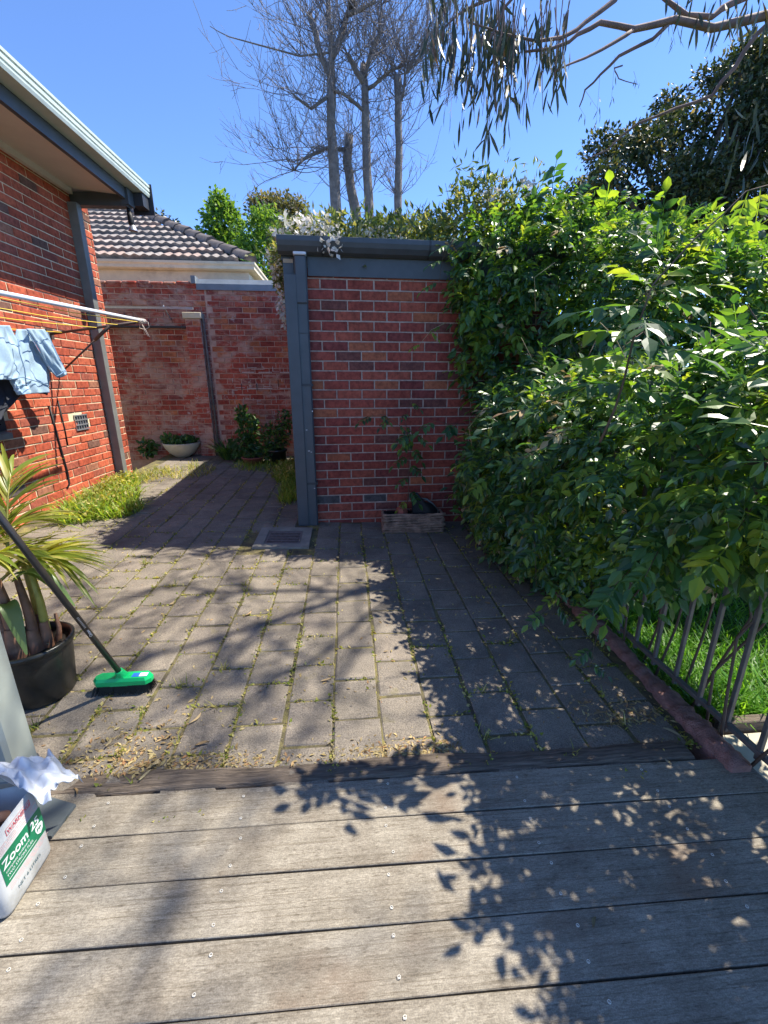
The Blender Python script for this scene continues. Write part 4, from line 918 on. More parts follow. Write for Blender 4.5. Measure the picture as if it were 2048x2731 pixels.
q.build('warning_frame', 'print_red', body)
q = MB(); r = random.Random(2)
for z in (.153, .146, .139, .132, .020, .013, .006):
    y = .945
    while y < 1.08: w = r.uniform(.008, .03); q.quad((X1+.001, y, z), (X1+.001, y+w, z), (X1+.001, y+w, z+.0022), (X1+.001, y, z+.0022)); y += w + .004
q.build('fine_print', 'print_pale_red', body, kind='stuff')
text_mesh('NET 6 LITRES', .016, 'lettering', 'print_dark', body, ff(.965, -.022))
# contents
q = MB(); q.bbox((-1.125, .935, ZD+.03), (-1.025, 1.045, .17), .006, Matrix.Translation((0, 0, 0)))
solid('wood_block', q, 'wood_orange', 'orange brown wooden block standing inside the oil container', 'wood block')
q = MB(); q.tube([(-1.10, .93, .16), (-1.075, .955, .205), (-1.04, .99, .215), (-1.012, 1.02, .19), (-1.01, 1.03, .12)], [.016, .018, .018, .016, .012], 10); solid('leather_strap', q, 'leather', 'bent brown leather strap tucked into the oil container', 'strap')
rows = []; rr = np.random.default_rng(5)
for i in range(30):
    u = i/29; row = []
    for j in range(24):
        v = j/23
        x = -1.15 + .235*u; y = 1.035 + .15*v + .03*math.sin(u*5) + .06*u
        z = .225 + .035*math.sin(u*4.2)*(1-v*.3) - .16*max(0, v-.45)**1.2*(1 + .6*math.sin(u*7)) - .03*max(0, u-.75) + .012*math.sin(u*19+v*9) + .009*math.sin(v*23+u*6) + .006*math.sin(u*41-v*17)
        row.append((x + .01*math.sin(v*8+u*3), y, z))
    rows.append(row)
q = MB(); q.sheet(rows, (.0005, 0, -.0012)); solid('paper_bag', q, 'paper', 'crumpled white plastic bag spilling over the rim of the oil container', 'bag')
q = MB(); P = [(-1.165, 1.318, 0), (-1.005, 1.262, 0), (-1.018, 1.150, 0), (-1.185, 1.16, 0)]; q.add([(x, y, ZD+.001) for x, y, z in P] + [(x, y, ZD+.012) for x, y, z in P], [(4,7,6,5),(0,1,5,4),(1,2,6,5),(2,3,7,6),(3,0,4,7)]); solid('slate_offcut', q, 'slate', 'dark grey flat sheet offcut lying on the deck behind the container', 'offcut')

# clothesline on the house wall
BE = atX(385, 856, -2.10); BN = atX(0, 781, -2.10); bd_ = Vector(BN - BE); BEv = Vector(BE)
cln = thing('clothesline', 'wall mounted fold-down clothesline with a pale bar and yellow lines', 'clothesline', (-3.02, 5.05, 1.86))
q = MB(); q.tube([BEv, BEv + bd_*1.25], .016, 12); q.tube([BEv - bd_.normalized()*.003, BEv + bd_.normalized()*.012], .0185, 12); q.build('front_bar', 'white_metal', cln)
AW = Vector((-3.035, 5.05, 1.86)); AB = BEv + bd_*.035 + Vector((-.01, 0, -.012))
q = MB(); q.tube([AB, AW], .013, 8); q.build('arm', 'rust_arm', cln)
q = MB(); AW2 = AW + bd_*1.2; AB2 = AB + bd_*1.2; q.tube([AB2, AW2], .013, 8); q.build('arm', 'rust_arm', cln)
sA = AB.lerp(AW, .34); sB = Vector(atX(165, 992, -3.03)); q = MB(); q.tube([sA, sA.lerp(sB, .30)], .017, 6); q.tube([sA.lerp(sB, .25), sB], .009, 6); q.build('strut', 'rust_arm', cln)
q = MB(); hbw = Vector(AW); q.box((AW.x-.006, AW.y-.05, AW.z-.05), (AW.x+.012, AW.y+.05, AW.z+.05)); q.build('wall_plate', 'rust_arm', cln)
LINES = []
for t in (.03, .25, .48, .86):
    a = AB.lerp(AW, t); b = a + bd_*1.16 + Vector((0, 0, -.0)); mid = a.lerp(b, .5) + Vector((0, 0, -.02)); LINES.append((a, b))
    q = MB(); q.tube([a, a.lerp(b, .25) + Vector((0, 0, -.012)), mid, b], .0032, 5); q.build('line', 'line_yellow', cln)
q = MB(); r = random.Random(6)
for k in range(7):
    c = BEv + bd_.normalized()*(.01 + .02*k) ; a0 = r.uniform(0, 6)
    pts = [c + Vector((.02*math.cos(a0+a_), bd_.normalized().y*0 + .008*math.sin(a_*2), .022*math.sin(a0+a_) - .004)) for a_ in np.linspace(0, 5.2, 10)]; q.tube(pts, .0028, 4)
q.tube([AB + Vector((0, 0, 0)), AB + Vector((.03, 0, -.09)), AB + Vector((.055, 0, -.145))], .0028, 4); q.tube([AB, AB + Vector((.04, 0, -.085)), AB + Vector((.068, 0, -.15))], .0028, 4)
c = BEv; q.tube([c + Vector((.01, 0, 0)), c + Vector((.035, 0, -.01)), c + Vector((.04, 0, -.06)), c + Vector((.0, .0, -.085)), c + Vector((-.06, 0, -.07)), AB], .0028, 4)
q.build('twine_knot', 'twine', cln)
q = MB(); pv = hp(-1.42, .012, 0); q.tube([pv + Vector((0, 0, 1.15)), pv + Vector((.004, .02, .8)), pv + Vector((.006, .05, .45)), pv + Vector((.004, .045, .32)), pv + Vector((0, .0, .28))], .011, 6); solid('black_strip', q, 'black', 'black cable running down the sunny brick wall below the clothes', 'strip')  # thin black tube close to the wall, below the clothes
q = MB(); pv = hp(-1.27, .012, 0); q.tube([pv + Vector((0, 0, 1.2)), pv + Vector((.002, .01, .9)), pv + Vector((.004, .0, .72))], .008, 6); solid('black_strip', q, 'black', 'short black cable end beside the long cable on the brick wall', 'strip')

def cloth_panel(mb, Lp, Rp, X, bulge=.05, wr=.012, nu=40, nv=30, seed=0, th=.004, tilt=0):
    """panel between two boundary polylines given as measured (y, z) on plane X (built in 3D with folds)"""
    def samp(Pl, t):
        Pl = np.array(Pl, float); k = t*(len(Pl)-1); i = min(int(k), len(Pl)-2); return Pl[i] + (Pl[i+1]-Pl[i])*(k-i)
    r_ = np.random.default_rng(seed); ph = r_.uniform(0, 6, 8); rows = []
    for i in range(nu):
        t = i/(nu-1); a = samp(Lp, t); b = samp(Rp, t); row = []
        for j in range(nv):
            s_ = j/(nv-1); p_ = a + (b-a)*s_
            x = X + tilt*t + bulge*math.sin(math.pi*s_)*(.4+.6*t) + wr*(math.sin(s_*11+t*3+ph[0]) + .6*math.sin(s_*19-t*6+ph[1]) + .55*math.sin(t*9+s_*6+ph[2])*math.sin(s_*4+ph[5]) + .25*math.sin(s_*34+t*9+ph[3]) + .3*math.sin(t*21+s_*9+ph[4])*max(0, math.sin(t*5+s_*3+ph[6])))
            row.append((x, p_[0], p_[1]))
        rows.append(row)
    mb.sheet(rows, (-th, 0, 0)); return mb
def YZ(X, *px): return [tuple(atX(x, y, X)[1:]) for x, y in px]
Xc = -2.74
shirt = thing('denim_shirt', 'pale blue denim shirt hung over the yellow lines of the clothesline', 'shirt', (Xc, 4.3, 1.5))
q = MB(); cloth_panel(q, YZ(Xc, (45, 878), (38, 930), (30, 985), (28, 1020), (46, 1052)), YZ(Xc, (72, 878), (96, 930), (126, 965), (132, 1010), (135, 1046)), Xc, .06, .012, seed=1); q.build('body', 'denim', shirt)
q = MB(); cloth_panel(q, YZ(Xc+.05, (-60, 866), (-60, 920), (-60, 970), (-60, 1012)), YZ(Xc+.05, (26, 868), (44, 915), (66, 960), (40, 1014)), Xc+.05, .07, .013, seed=2); q.build('sleeve', 'denim', shirt)
q = MB(); cloth_panel(q, YZ(Xc+.07, (68, 876), (98, 925), (128, 972), (150, 1006)), YZ(Xc+.07, (121, 879), (138, 918), (154, 958), (173, 992)), Xc+.07, .05, .008, seed=3); q.build('sleeve', 'denim', shirt)
q = MB(); cloth_panel(q, YZ(Xc-.03, (110, 885), (128, 930), (140, 968), (156, 1008)), YZ(Xc-.03, (126, 886), (144, 925), (160, 962), (178, 996)), Xc-.03, .03, .006, seed=8, nv=8); q.build('sleeve_shade', 'denim_shade_seam', shirt)  # shading of the sleeve's right side, built as a darker denim panel
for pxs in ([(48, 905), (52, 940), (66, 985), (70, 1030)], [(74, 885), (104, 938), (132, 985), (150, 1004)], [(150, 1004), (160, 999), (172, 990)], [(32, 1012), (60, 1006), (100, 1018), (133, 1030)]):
    sm_ = MB(); sm_.tube([Vector(atX(x_, y_, Xc+.125)) for x_, y_ in pxs], .004, 5); sm_.build('seam', 'denim_shade_seam', shirt)
q = MB(); cloth_panel(q, YZ(Xc+.03, (30, 1016), (36, 1036), (46, 1054)), YZ(Xc+.03, (84, 1000), (82, 1026), (66, 1046)), Xc+.03, .05, .012, seed=4); q.build('hem', 'denim', shirt)
q = MB(); cloth_panel(q, YZ(Xc-.06, (50, 1030), (75, 1040), (90, 1048)), YZ(Xc-.06, (128, 1030), (130, 1044), (128, 1054)), Xc-.06, .02, .006, seed=5); q.build('lining', 'jeans', shirt)
jn = thing('dark_jeans', 'dark blue jeans hanging behind the pale denim shirt on the clothesline', 'jeans', (Xc-.12, 4.1, 1.1))
q = MB(); cloth_panel(q, YZ(Xc-.08, (-80, 870), (-80, 1000), (-80, 1080), (-80, 1150)), YZ(Xc-.08, (20, 872), (34, 1018), (54, 1052), (4, 1104)), Xc-.08, .06, .015, seed=6); q.build('leg', 'jeans', jn)
q = MB(); cloth_panel(q, YZ(Xc-.16, (-80, 870), (-80, 1000), (-80, 1110)), YZ(Xc-.16, (0, 872), (20, 1000), (24, 1075)), Xc-.16, .04, .012, seed=7); q.build('leg', 'jeans', jn)

# ================================================================== LOG PLANTER, BOWL AND SHRUBS
lp0 = Vector(atY(1020, 1418, 3.96)); lp1 = Vector(atY(1187, 1422, 3.94)); LZ = Zg(.6, 3.95)
lx0, lx1, ly0, ly1, lh = .325, .935, 3.955, 4.16, .19
lg = thing('log_planter', 'bark covered log planter against the shed wall', 'planter', ((lx0+lx1)/2, (ly0+ly1)/2, LZ))
q = MB(); q.box((lx0+.02, ly0+.02, LZ-.02), (lx1-.02, ly0+.05, LZ+lh-.02)); q.box((lx0+.02, ly1-.03, LZ-.02), (lx1-.02, ly1, LZ+lh-.02)); q.box((lx0+.02, ly0+.051, LZ-.019), (lx0+.05, ly1-.031, LZ+lh-.021)); q.box((lx1-.05, ly0+.051, LZ-.019), (lx1-.02, ly1-.031, LZ+lh-.021)); q.build('trough', 'void', lg)  # coloured black to stand for the shade between bark strips
r = random.Random(9); nst = 8
for k in range(nst):
    z = LZ + .010 + (lh-.02)*k/(nst-1); q = MB(); rad = .0150
    pts = [(lx0 + (lx1-lx0)*t + r.uniform(-.01, .01)*(t in (0, 1)), ly0 + .012 + r.uniform(-.004, .004) - .012*math.sin(math.pi*k/(nst-1)), z + .004*math.sin(t*6+k) + r.uniform(-.003, .003)) for t in np.linspace(0, 1, 16)]
    q.tube(pts, [rad*r.uniform(.75, 1.15) for _ in pts], 6); q.build('bark_strip', 'bark', lg)
for s_, X in ((0, lx0), (1, lx1)):
    q = MB()
    for k in range(9): z = LZ + .015 + (lh-.03)*k/8; q.tube([(X + (.012 if s_ == 0 else -.012), ly0 + .02 + (ly1-ly0-.03)*t, z + r.uniform(-.003, .003)) for t in np.linspace(0, 1, 6)], .013, 6)
    q.build('end_bark', 'bark', lg)
q = MB(); q.box((lx0+.051, ly0+.051, LZ+.1), (lx1-.051, ly1-.031, LZ+lh-.05)); q.build('soil', 'soil', lg)
# black liner bag
rows = []
for i in range(12):
    t = i/11; x = .625 + .255*t; top = LZ + lh + .185*(1-t)**.8*(1 + .15*math.sin(t*9)) - (.05*(1-t/.12) if t < .12 else 0) + .012
    rows.append([(x, 4.02 + .07*u + .012*math.sin(t*7+u*4), (LZ + lh - .06) + (top - LZ - lh + .06)*math.sin(math.pi*u)**.6 if 0 < u < 1 else LZ + lh - .06) for u in np.linspace(0, 1, 9)])
q = MB(); q.grid(rows); q.add(rows[0], [tuple(range(9))]); q.add(rows[-1], [tuple(range(8, -1, -1))]); solid('black_liner', q, 'black', 'crumpled black plastic liner poking out of the log planter', 'liner')
q = MB(); q.tube([(.72, 4.13, LZ+lh+.115), (.78, 4.12, LZ+lh+.105), (.84, 4.10, LZ+lh+.06), (.90, 4.07, LZ+lh-.01)], [.010, .012, .011, .008], 6); q.tube([(.74, 4.11, LZ+lh+.08), (.82, 4.09, LZ+lh+.045), (.89, 4.06, LZ+lh-.02)], .007, 5); q.build('bent_rim', 'post_paint', lg)
q = MB(); q.lathe((.52, 4.06, LZ+lh-.06), [(.001, 0), (.05, .005), (.062, .05), (.045, .10), (.02, .115), (.001, .118)], 9, False, .12); solid('terracotta_shard', q, 'terracotta', 'broken orange terracotta lump sitting in the log planter', 'shard')

# bowl planter
bcx = Vector(atY(489, 1217, 7.5)); bcx.z = Zg(bcx.x, bcx.y)
bo = thing('bowl_planter', 'wide pale concrete bowl planter with a red flower by the old wall', 'planter', bcx)
q = MB(); q.lathe(bcx, [(.001, 0), (.10, .0), (.115, .008), (.20, .075), (.265, .16), (.292, .225), (.294, .24), (.282, .242), (.275, .225)], 36); q.build('bowl', 'bowl', bo)
q = MB(); q.lathe(bcx, [(.277, .222), (.15, .235), (.001, .24)], 20); q.build('soil', 'soil', bo)
leaf_cloud('foliage', [((bcx.x, bcx.y, bcx.z+.25), (.24, .24, .07)), ((bcx.x-.16, bcx.y-.05, bcx.z+.28), (.12, .1, .07))], 420, .075, 'vine_big', bo, (LEAF_V, LEAF_F), .5, -.4)
fc = Vector(atY(478, 1160, 7.45)); q = MB(); q.tube([(fc.x, fc.y, bcx.z+.24), (fc.x+.01, fc.y, fc.z)], .004, 5); q.build('stem', 'stem', bo)
V, F = inst(DIA_V, DIA_F, np.repeat(np.array([fc]), 16, 0), *frames(np.array([[math.cos(a), math.sin(a), random.uniform(-.2, .6)] for a in np.linspace(0, 6.28*2, 16)]), np.tile([0, 0, 1.], (16, 1))), .045); big('flower', V, F, 'flower_red', bo)

def shrub(name, label, cat, c, blobs, n, size, m, group=None, tm=(LEAF_V, LEAF_F), stems=7, droop=.1, hgt=.6):
    t = thing(name, label, cat, c, group); c = Vector(c)
    q = MB(); r_ = random.Random(len(label))
    for k in range(stems):
        a = r_.uniform(0, 6.28); b = blobs[k % len(blobs)]; e = Vector(b[0]) + Vector((r_.uniform(-.5, .5)*b[1][0], r_.uniform(-.5, .5)*b[1][1], r_.uniform(-.2, .5)*b[1][2]))
        s_ = c + Vector((.05*math.cos(a), .05*math.sin(a), -.01)); q.tube([s_, s_.lerp(e, .5) + Vector((.02*math.sin(a), .02, .03)), e], [.010, .008, .004], 5)
    q.build('stem', 'stem', t); leaf_cloud('foliage', blobs, n, size, m, t, tm, .55, droop, 1.0); return t
def on(x, y, Y): p = atY(x, y, Y); return (p[0], Y, Zg(p[0], Y))
def bl(x, y, Y, rx, ry, rz): p = atY(x, y, Y); return ((p[0], p[1], p[2]), (rx, ry, rz))
shrub('geranium_shrub', 'pale green leafy shrub with open stems before the old wall', 'shrub', on(660, 1230, 7.2), [bl(660, 1140, 7.25, .16, .15, .20), bl(650, 1190, 7.2, .24, .18, .18), bl(672, 1215, 7.15, .2, .15, .12), bl(645, 1105, 7.3, .08, .08, .12)], 900, .085, 'vine_big')
shrub('dark_shrub', 'dark reddish green shrub beside the shed corner', 'shrub', on(735, 1235, 7.1), [bl(735, 1165, 7.15, .24, .18, .22), bl(760, 1120, 7.2, .12, .12, .16), bl(715, 1205, 7.1, .22, .16, .14)], 800, .07, 'vine_leaf')
# strappy clump
sc_ = on(610, 1228, 7.35); t = thing('strappy_clump', 'clump of dark strappy leaves beside the conduit', 'plant', sc_)
n = 130; a = rng.uniform(0, 6.28, n); d = np.stack([np.cos(a)*.55, np.sin(a)*.55, rng.uniform(.5, 1.3, n)], 1); P = np.array(sc_) + np.stack([np.cos(a)*.08, np.sin(a)*.08, np.zeros(n)], 1)
V, F = inst(np.array([[0,-.02,0],[0,.02,0],[.5,.03,.0],[.5,-.03,.0],[1,0,-.28]])*1.0, np.array([[0,3,2],[0,2,1],[3,4,2]]), P, *frames(d, np.tile([0, 0, 1.], (n, 1))), .34*(.6 + .7*rng.random(n))); big('blades', V, F, 'vine_leaf', t, 'stuff')
for (px, py, Y, rad, hh_, m, lab_) in ((676, 1236, 7.0, .17, .12, 'terracotta', 'low red terracotta pot under the shrubs by the old wall'), (742, 1228, 7.05, .15, .24, 'pot_black', 'black plastic pot half hidden under the dark shrub')):
    c = Vector(on(px, py, Y)); t = thing('plant_pot', lab_, 'pot', c); q = MB(); q.lathe(c, [(.001, 0), (rad*.75, 0), (rad*.95, hh_*.85), (rad*1.04, hh_*.87), (rad*1.04, hh_), (rad*.95, hh_), (rad*.9, hh_*.8)], 24); q.build('pot', m, t); q = MB(); q.lathe(c, [(rad*.9, hh_*.85), (.001, hh_*.88)], 14); q.build('soil', 'soil', t)
shrub('weed_tuft', 'small weed growing at the foot of the old wall near the house', 'weed', on(395, 1217, 7.55), [bl(395, 1195, 7.55, .12, .1, .13)], 120, .09, 'vine_big', stems=3)

# weeds by the house wall
wc = (-2.72, 4.85, Zg(-2.7, 4.85)); t = thing('weed_clump', 'thick clump of grassy yellow green weeds along the house wall', 'weeds', wc)
def blades(name, parent, pts, hgt, m, lean=.5, width=.06, kind='stuff'):
    n = len(pts); a = rng.uniform(0, 6.28, n); l_ = rng.uniform(.1, 1, n)*lean; d = np.stack([np.cos(a)*l_, np.sin(a)*l_, np.ones(n)], 1)
    up = np.stack([np.cos(a), np.sin(a), np.zeros(n)], 1)*-1 + rng.normal(size=(n, 3))*.1
    tv = np.array([[0,-width*.5,0],[0,width*.5,0],[.5,width*.45,-.05],[.5,-width*.45,-.05],[1,0,-.30]]); V, F = inst(tv, np.array([[0,3,2],[0,2,1],[3,4,2]]), pts, *frames(d, up), hgt*(.5 + .8*rng.random(n)))
    return big(name, V, F, m, parent, kind)
def clump_pts(n, cx, cy, rx, ry, f=None, rot=0):
    a = rng.uniform(0, 6.28, n); s = np.sqrt(rng.random(n)); u, v = s*np.cos(a)*rx, s*np.sin(a)*ry
    x = cx + u*math.cos(rot) - v*math.sin(rot); y = cy + u*math.sin(rot) + v*math.cos(rot); return np.stack([x, y, [Zg(p, q_) for p, q_ in zip(x, y)]], 1)
blades('grass_blades', t, np.vstack([clump_pts(1700, -2.68, 4.75, .28, .62), clump_pts(900, -2.80, 5.3, .16, .5), clump_pts(500, -2.45, 4.55, .25, .3)]), .17, 'weed_green', 1.4, .07)
leaf_cloud('leaves', [((-2.66, 4.75, .16), (.27, .55, .11)), ((-2.78, 5.3, .2), (.14, .45, .14)), ((-2.5, 4.5, .10), (.25, .3, .06))], 2300, .045, 'weed', t, (DIA_V, DIA_F), .8, -.1, 1.2)
wc = (-2.7, 6.1, Zg(-2.7, 6.1)); t = thing('weed_patch', 'straggly pale weeds at the foot of the grey house post', 'weeds', wc)
blades('grass_blades', t, np.vstack([clump_pts(420, -2.72, 6.1, .2, .5), clump_pts(350, -2.3, 6.4, .35, .45)]), .11, 'weed', 1.5, .07)
wc = (-.75, 6.2, Zg(-.75, 6.2)); t = thing('weed_bed', 'dark weedy bed along the side of the shed', 'weeds', wc)
blades('grass_blades', t, np.vstack([clump_pts(1500, -.80, 6.4, .26, .75), clump_pts(700, -.72, 5.4, .14, .6), clump_pts(500, -1.3, 6.8, .5, .35)]), .14, 'weed_green', 1.3, .07)
leaf_cloud('leaves', [((-.85, 6.5, .14), (.3, .7, .08))], 900, .05, 'weed', t, (DIA_V, DIA_F), .8, -.1, 1.2)

# weeds, moss and litter in the paving joints
JP, JH = [], []
for c in range(PC0, PC1+1):
    x = PX0 + c*PW
    if not -3.0 < x < 1.44: continue
    n = 240; y = 1.34 + rng.random(n)**1.35*4.6; dens = .5 + .5*np.sin(y*3.1 + c*2.3)*np.sin(y*1.3 + c*.7) + (.25 if x < -.4 else -.05)
    k = rng.random(n) < np.clip(dens, .08, 1)*.9; JP.append(np.stack([np.full(k.sum(), x) + rng.normal(size=k.sum())*.008, y[k]], 1))
for (x, y) in pav:
    if y < 4.3 and rng.random() < .55:
        n = rng.integers(3, 16); JP.append(np.stack([x + (rng.random(n)-.5)*PW, np.full(n, y - PL/2) + rng.normal(size=n)*.007], 1))
JP = np.vstack(JP); JP = JP[[not in_drain(a, b) and not (a > -.5 and b > 4.2) for a, b in JP]]
n3 = np.repeat(JP, 3, 0); n3 = n3 + rng.normal(size=n3.shape)*.010; pts = np.stack([n3[:,0], n3[:,1], [Zg(a, b) - .003 for a, b in n3]], 1)
d = rng.normal(size=pts.shape)*[1, 1, .5] + [0, 0, .55]; V, F = inst(DIA_V, DIA_F, pts, *frames(d, np.tile([0, 0, 1.], (len(pts), 1)) + rng.normal(size=pts.shape)*.4), .017*(.5 + 1.1*rng.random(len(pts))))
jw = big('joint_weeds', V, F, 'weed', None, 'stuff'); tag(jw, 'tiny yellow green weeds and moss in the paving joints', 'weeds')
gpt = []
for _ in range(60):
    k = rng.integers(len(JP)); m_ = rng.integers(4, 14); gpt.append(JP[k] + rng.normal(size=(m_, 2))*.012)
gpt = np.vstack(gpt); gpt = np.stack([gpt[:,0], gpt[:,1], [Zg(a, b) for a, b in gpt]], 1)
gb_ = blades('joint_grass', None, gpt, .05, 'weed', 1.2, .06); tag(gb_, 'thin grass blades sprouting between the pavers', 'grass')
# litter: drift along the sleeper and scattered bits
L1 = np.stack([rng.uniform(-1.15, .45, 1900), 1.375 + np.abs(rng.normal(size=1900))*.045 + .0], 1); L1 = L1[rng.random(1900) < .55 + .45*np.sin(L1[:,0]*7)]
L2 = np.stack([rng.uniform(-2.4, 1.35, 1500), 1.4 + rng.random(1500)**1.2*3.6], 1); L3 = np.stack([rng.normal(1.25, .12, 420), 1.46 + np.abs(rng.normal(size=420))*.10], 1); L4 = np.stack([rng.normal(-2.0, .4, 500), rng.uniform(3.8, 6.6, 500)], 1); L5 = np.stack([-.95 + rng.normal(size=380)*.12, 1.42 + np.abs(rng.normal(size=380))*.13], 1)
LL = np.vstack([L1, L2, L3, L4, L5]); LL = LL[(LL[:,0] > -2.95) & (LL[:,0] < 1.45) & ~((LL[:,0] > -.5) & (LL[:,1] > 4.2))]; pts = np.stack([LL[:,0], LL[:,1], [Zg(a, b) + .004 for a, b in LL]], 1)
d = rng.normal(size=pts.shape)*[1, 1, .16]; V, F = inst(DIA_V*[1, .7, 1], DIA_F, pts, *frames(d, np.tile([0, 0, 1.], (len(pts), 1)) + rng.normal(size=pts.shape)*.35), .021*(.35 + 1.3*rng.random(len(pts))**2)); lt = big('leaf_litter', V, F, 'litter', None, 'stuff'); tag(lt, 'dry leaf and seed litter scattered over the paving', 'litter')
# single fallen leaves one can pick out
def flat_leaf(Lf, w, curl, seed):
    r_ = random.Random(seed); rows = []
    for i in range(9):
        t = i/8; wd = w*math.sin(math.pi*min(1, t*.96+.02))**.75; xx = Lf*(t-.5); yy = curl*math.sin(t*2.4); rows.append([(xx, yy + k*wd, .004 + .010*abs(k) + .012*abs(t-.5)**1.5) for k in (-1, 0, 1)])
    mb_ = MB(); mb_.sheet(rows, (0, 0, -.0012)); me_ = mb_.mesh('fallen_leaf'); me_.materials.append(M['dead_leaf']); return me_
FLM = [flat_leaf(.085, .011, .012, 1), flat_leaf(.11, .009, -.02, 2), flat_leaf(.06, .016, .006, 3)]
for i, (px, py, dk_) in enumerate(((290, 1985, 0), (520, 1920, 0), (415, 2040, 0), (390, 2075, 0), (620, 1390, 0), (1300, 1612, 0), (1750, 1905, 0), (1790, 1960, 0), (460, 1612, 0), (870, 1820, 0), (1600, 1910, 0), (1255, 1475, 0), (540, 1990, 0), (1080, 1500, 0), (900, 1490, 0), (330, 1345, 0), (200, 2115, 1), (1780, 2035, 1), (1585, 2465, 1), (660, 1640, 0), (1140, 1340+150, 0))):
    p = atZ(px, py, ZD if dk_ else -.03)
    for _ in range(6): p = atZ(px, py, ZD + .0 if dk_ else Zg(p[0], p[1]))
    o = bpy.data.objects.new('fallen_leaf', FLM[i % 3]); col.objects.link(o); o.location = (p[0], p[1], p[2] + (.001 if dk_ else .004)); o.rotation_euler = (random.gauss(0, .1), random.gauss(0, .1), random.uniform(0, 6.28)); o.scale = (.42,)*3 if dk_ else (.62,)*3
    tag(o, 'dry fallen leaf lying on the deck boards' if dk_ else 'dry curled leaf lying on the paving', 'leaf', 'fallen leaves on the deck' if dk_ else 'fallen leaves on the paving')

# lawn grass
n = 15000; x = 1.63 + rng.random(n)**1.5*2.2; y = 1.52 + rng.random(n)**1.2*3.0; gp_ = np.stack([x, y, np.full(n, -.165)], 1)
lgr = blades('lawn_grass', None, gp_, .14, 'grass', 1.3, .055); tag(lgr, 'bright green unmown lawn grass behind the metal fence', 'grass')

# woven screen lying behind the fence
wk = thing('wicker_screen', 'brown woven wicker screen standing on the lawn behind the fence', 'screen', (2.4, 3.0, -.15))
for k in range(16):
    z = -.06 + .042*k; q = MB(); pts = [(1.72 + 1.5*t, 3.05 - .25*t + .014*math.sin(t*62 + (k % 2)*math.pi), z + .05*t + .006*math.sin(t*9+k)) for t in np.linspace(0, 1, 50)]; q.tube(pts, .013, 5); q.build('cane_strand', 'wicker', wk)
for k in range(16): x = 1.75 + 1.45*k/15; q = MB(); q.tube([(x, 3.05 - .25*k/15, -.17), (x, 3.05 - .25*k/15, .66)], .008, 5); q.build('upright', 'wicker', wk)

# ================================================================== THE CLIMBER over the fence and shed
vn = thing('climbing_vine', 'huge glossy green climber with divided leaves smothering the fence and shed end', 'climber', (1.9, 2.8, -.1))
LOW = [((1.90, .70, 1.05), (.55, .55, .52)), ((1.84, 1.30, 1.10), (.54, .60, .50)), ((1.74, 1.90, 1.02), (.52, .60, .54)), ((1.64, 2.50, .86), (.52, .60, .64)), ((1.62, 2.75, .45), (.36, .5, .50)), ((1.50, 3.1, .74), (.52, .60, .76)), ((1.50, 3.25, .3), (.30, .5, .42)), ((1.47, 3.6, .66), (.42, .45, .72)), ((1.49, 3.85, .5), (.36, .32, .55))]
UPP = [((3.5, 3.7, 1.0), (1.5, .45, 1.0)), ((4.3, 2.9, 1.25), (.8, .6, .66)), ((3.6, 3.05, 1.42), (.75, .6, .68)), ((3.0, 3.3, 1.60), (.72, .6, .66)), ((2.55, 3.7, 1.82), (.78, .7, .74)), ((2.15, 4.2, 2.05), (.78, .55, .78)), ((1.60, 4.30, 2.22), (.54, .40, .60)), ((1.62, 4.12, 1.65), (.50, .22, .75)), ((1.28, 4.12, 2.36), (.30, .24, .34)), ((1.18, 4.10, 2.05), (.18, .12, .3)), ((2.5, 4.9, 2.2), (1.0, .7, .8)), ((1.9, 4.4, 2.75), (.3, .3, .25)), ((2.9, 3.5, 2.2), (.28, .3, .3))]
def sprigs(blobs, n, size, depth, na=.16, droop=.35):
    P, Nn = ellip_points(blobs, n, depth, 1.7, na); r_ = rng.normal(size=P.shape)
    d = unit(Nn*.75 + r_*.55 + np.array([-.15, -.1, -droop])); up = Nn*.45 + rng.normal(size=P.shape)*.38 + np.array([.1, -.25, .8]); return P, d, up, size*(.55 + .95*rng.random(len(P)))
SG = [sprigs(LOW, 7400, .114, .36), sprigs(UPP, 9000, .116, .36), sprigs(LOW, 650, .14, .75), sprigs(UPP, 3600, .17, .75)]
P = np.vstack([s[0] for s in SG]); D = np.vstack([s[1] for s in SG]); U_ = np.vstack([s[2] for s in SG]); S = np.concatenate([s[3] for s in SG])
ok = (P[:,2] > -.02) & ~((P[:,1] > 4.19 + .04*P[:,0]) & (P[:,2] < 2.56) & (P[:,0] < 2.05)) & (P[:,2] > .02 + .64*np.clip(2.45-P[:,1], 0, 1.2))
P, D, U_, S = P[ok], D[ok], U_[ok], S[ok]
xs_, ys_, ds_ = np.array([proj(p) for p in P]).T
front = (ds_ > .5) & (xs_ > 0) & (xs_ < 2080) & (P[:,0] < 1.72) & (P[:,1] > .7)
order = np.argsort(np.where(front, ds_ - (1.7-P[:,0])*.6, 99)); pick = order[:290]; mask = np.ones(len(P), bool); mask[pick] = False
X, Yv, Z = frames(D, U_)
dead = rng.random(len(P)) < .018
yng = rng.random(len(P)) < np.where(P[:,2] > 1.9, .30, .15)
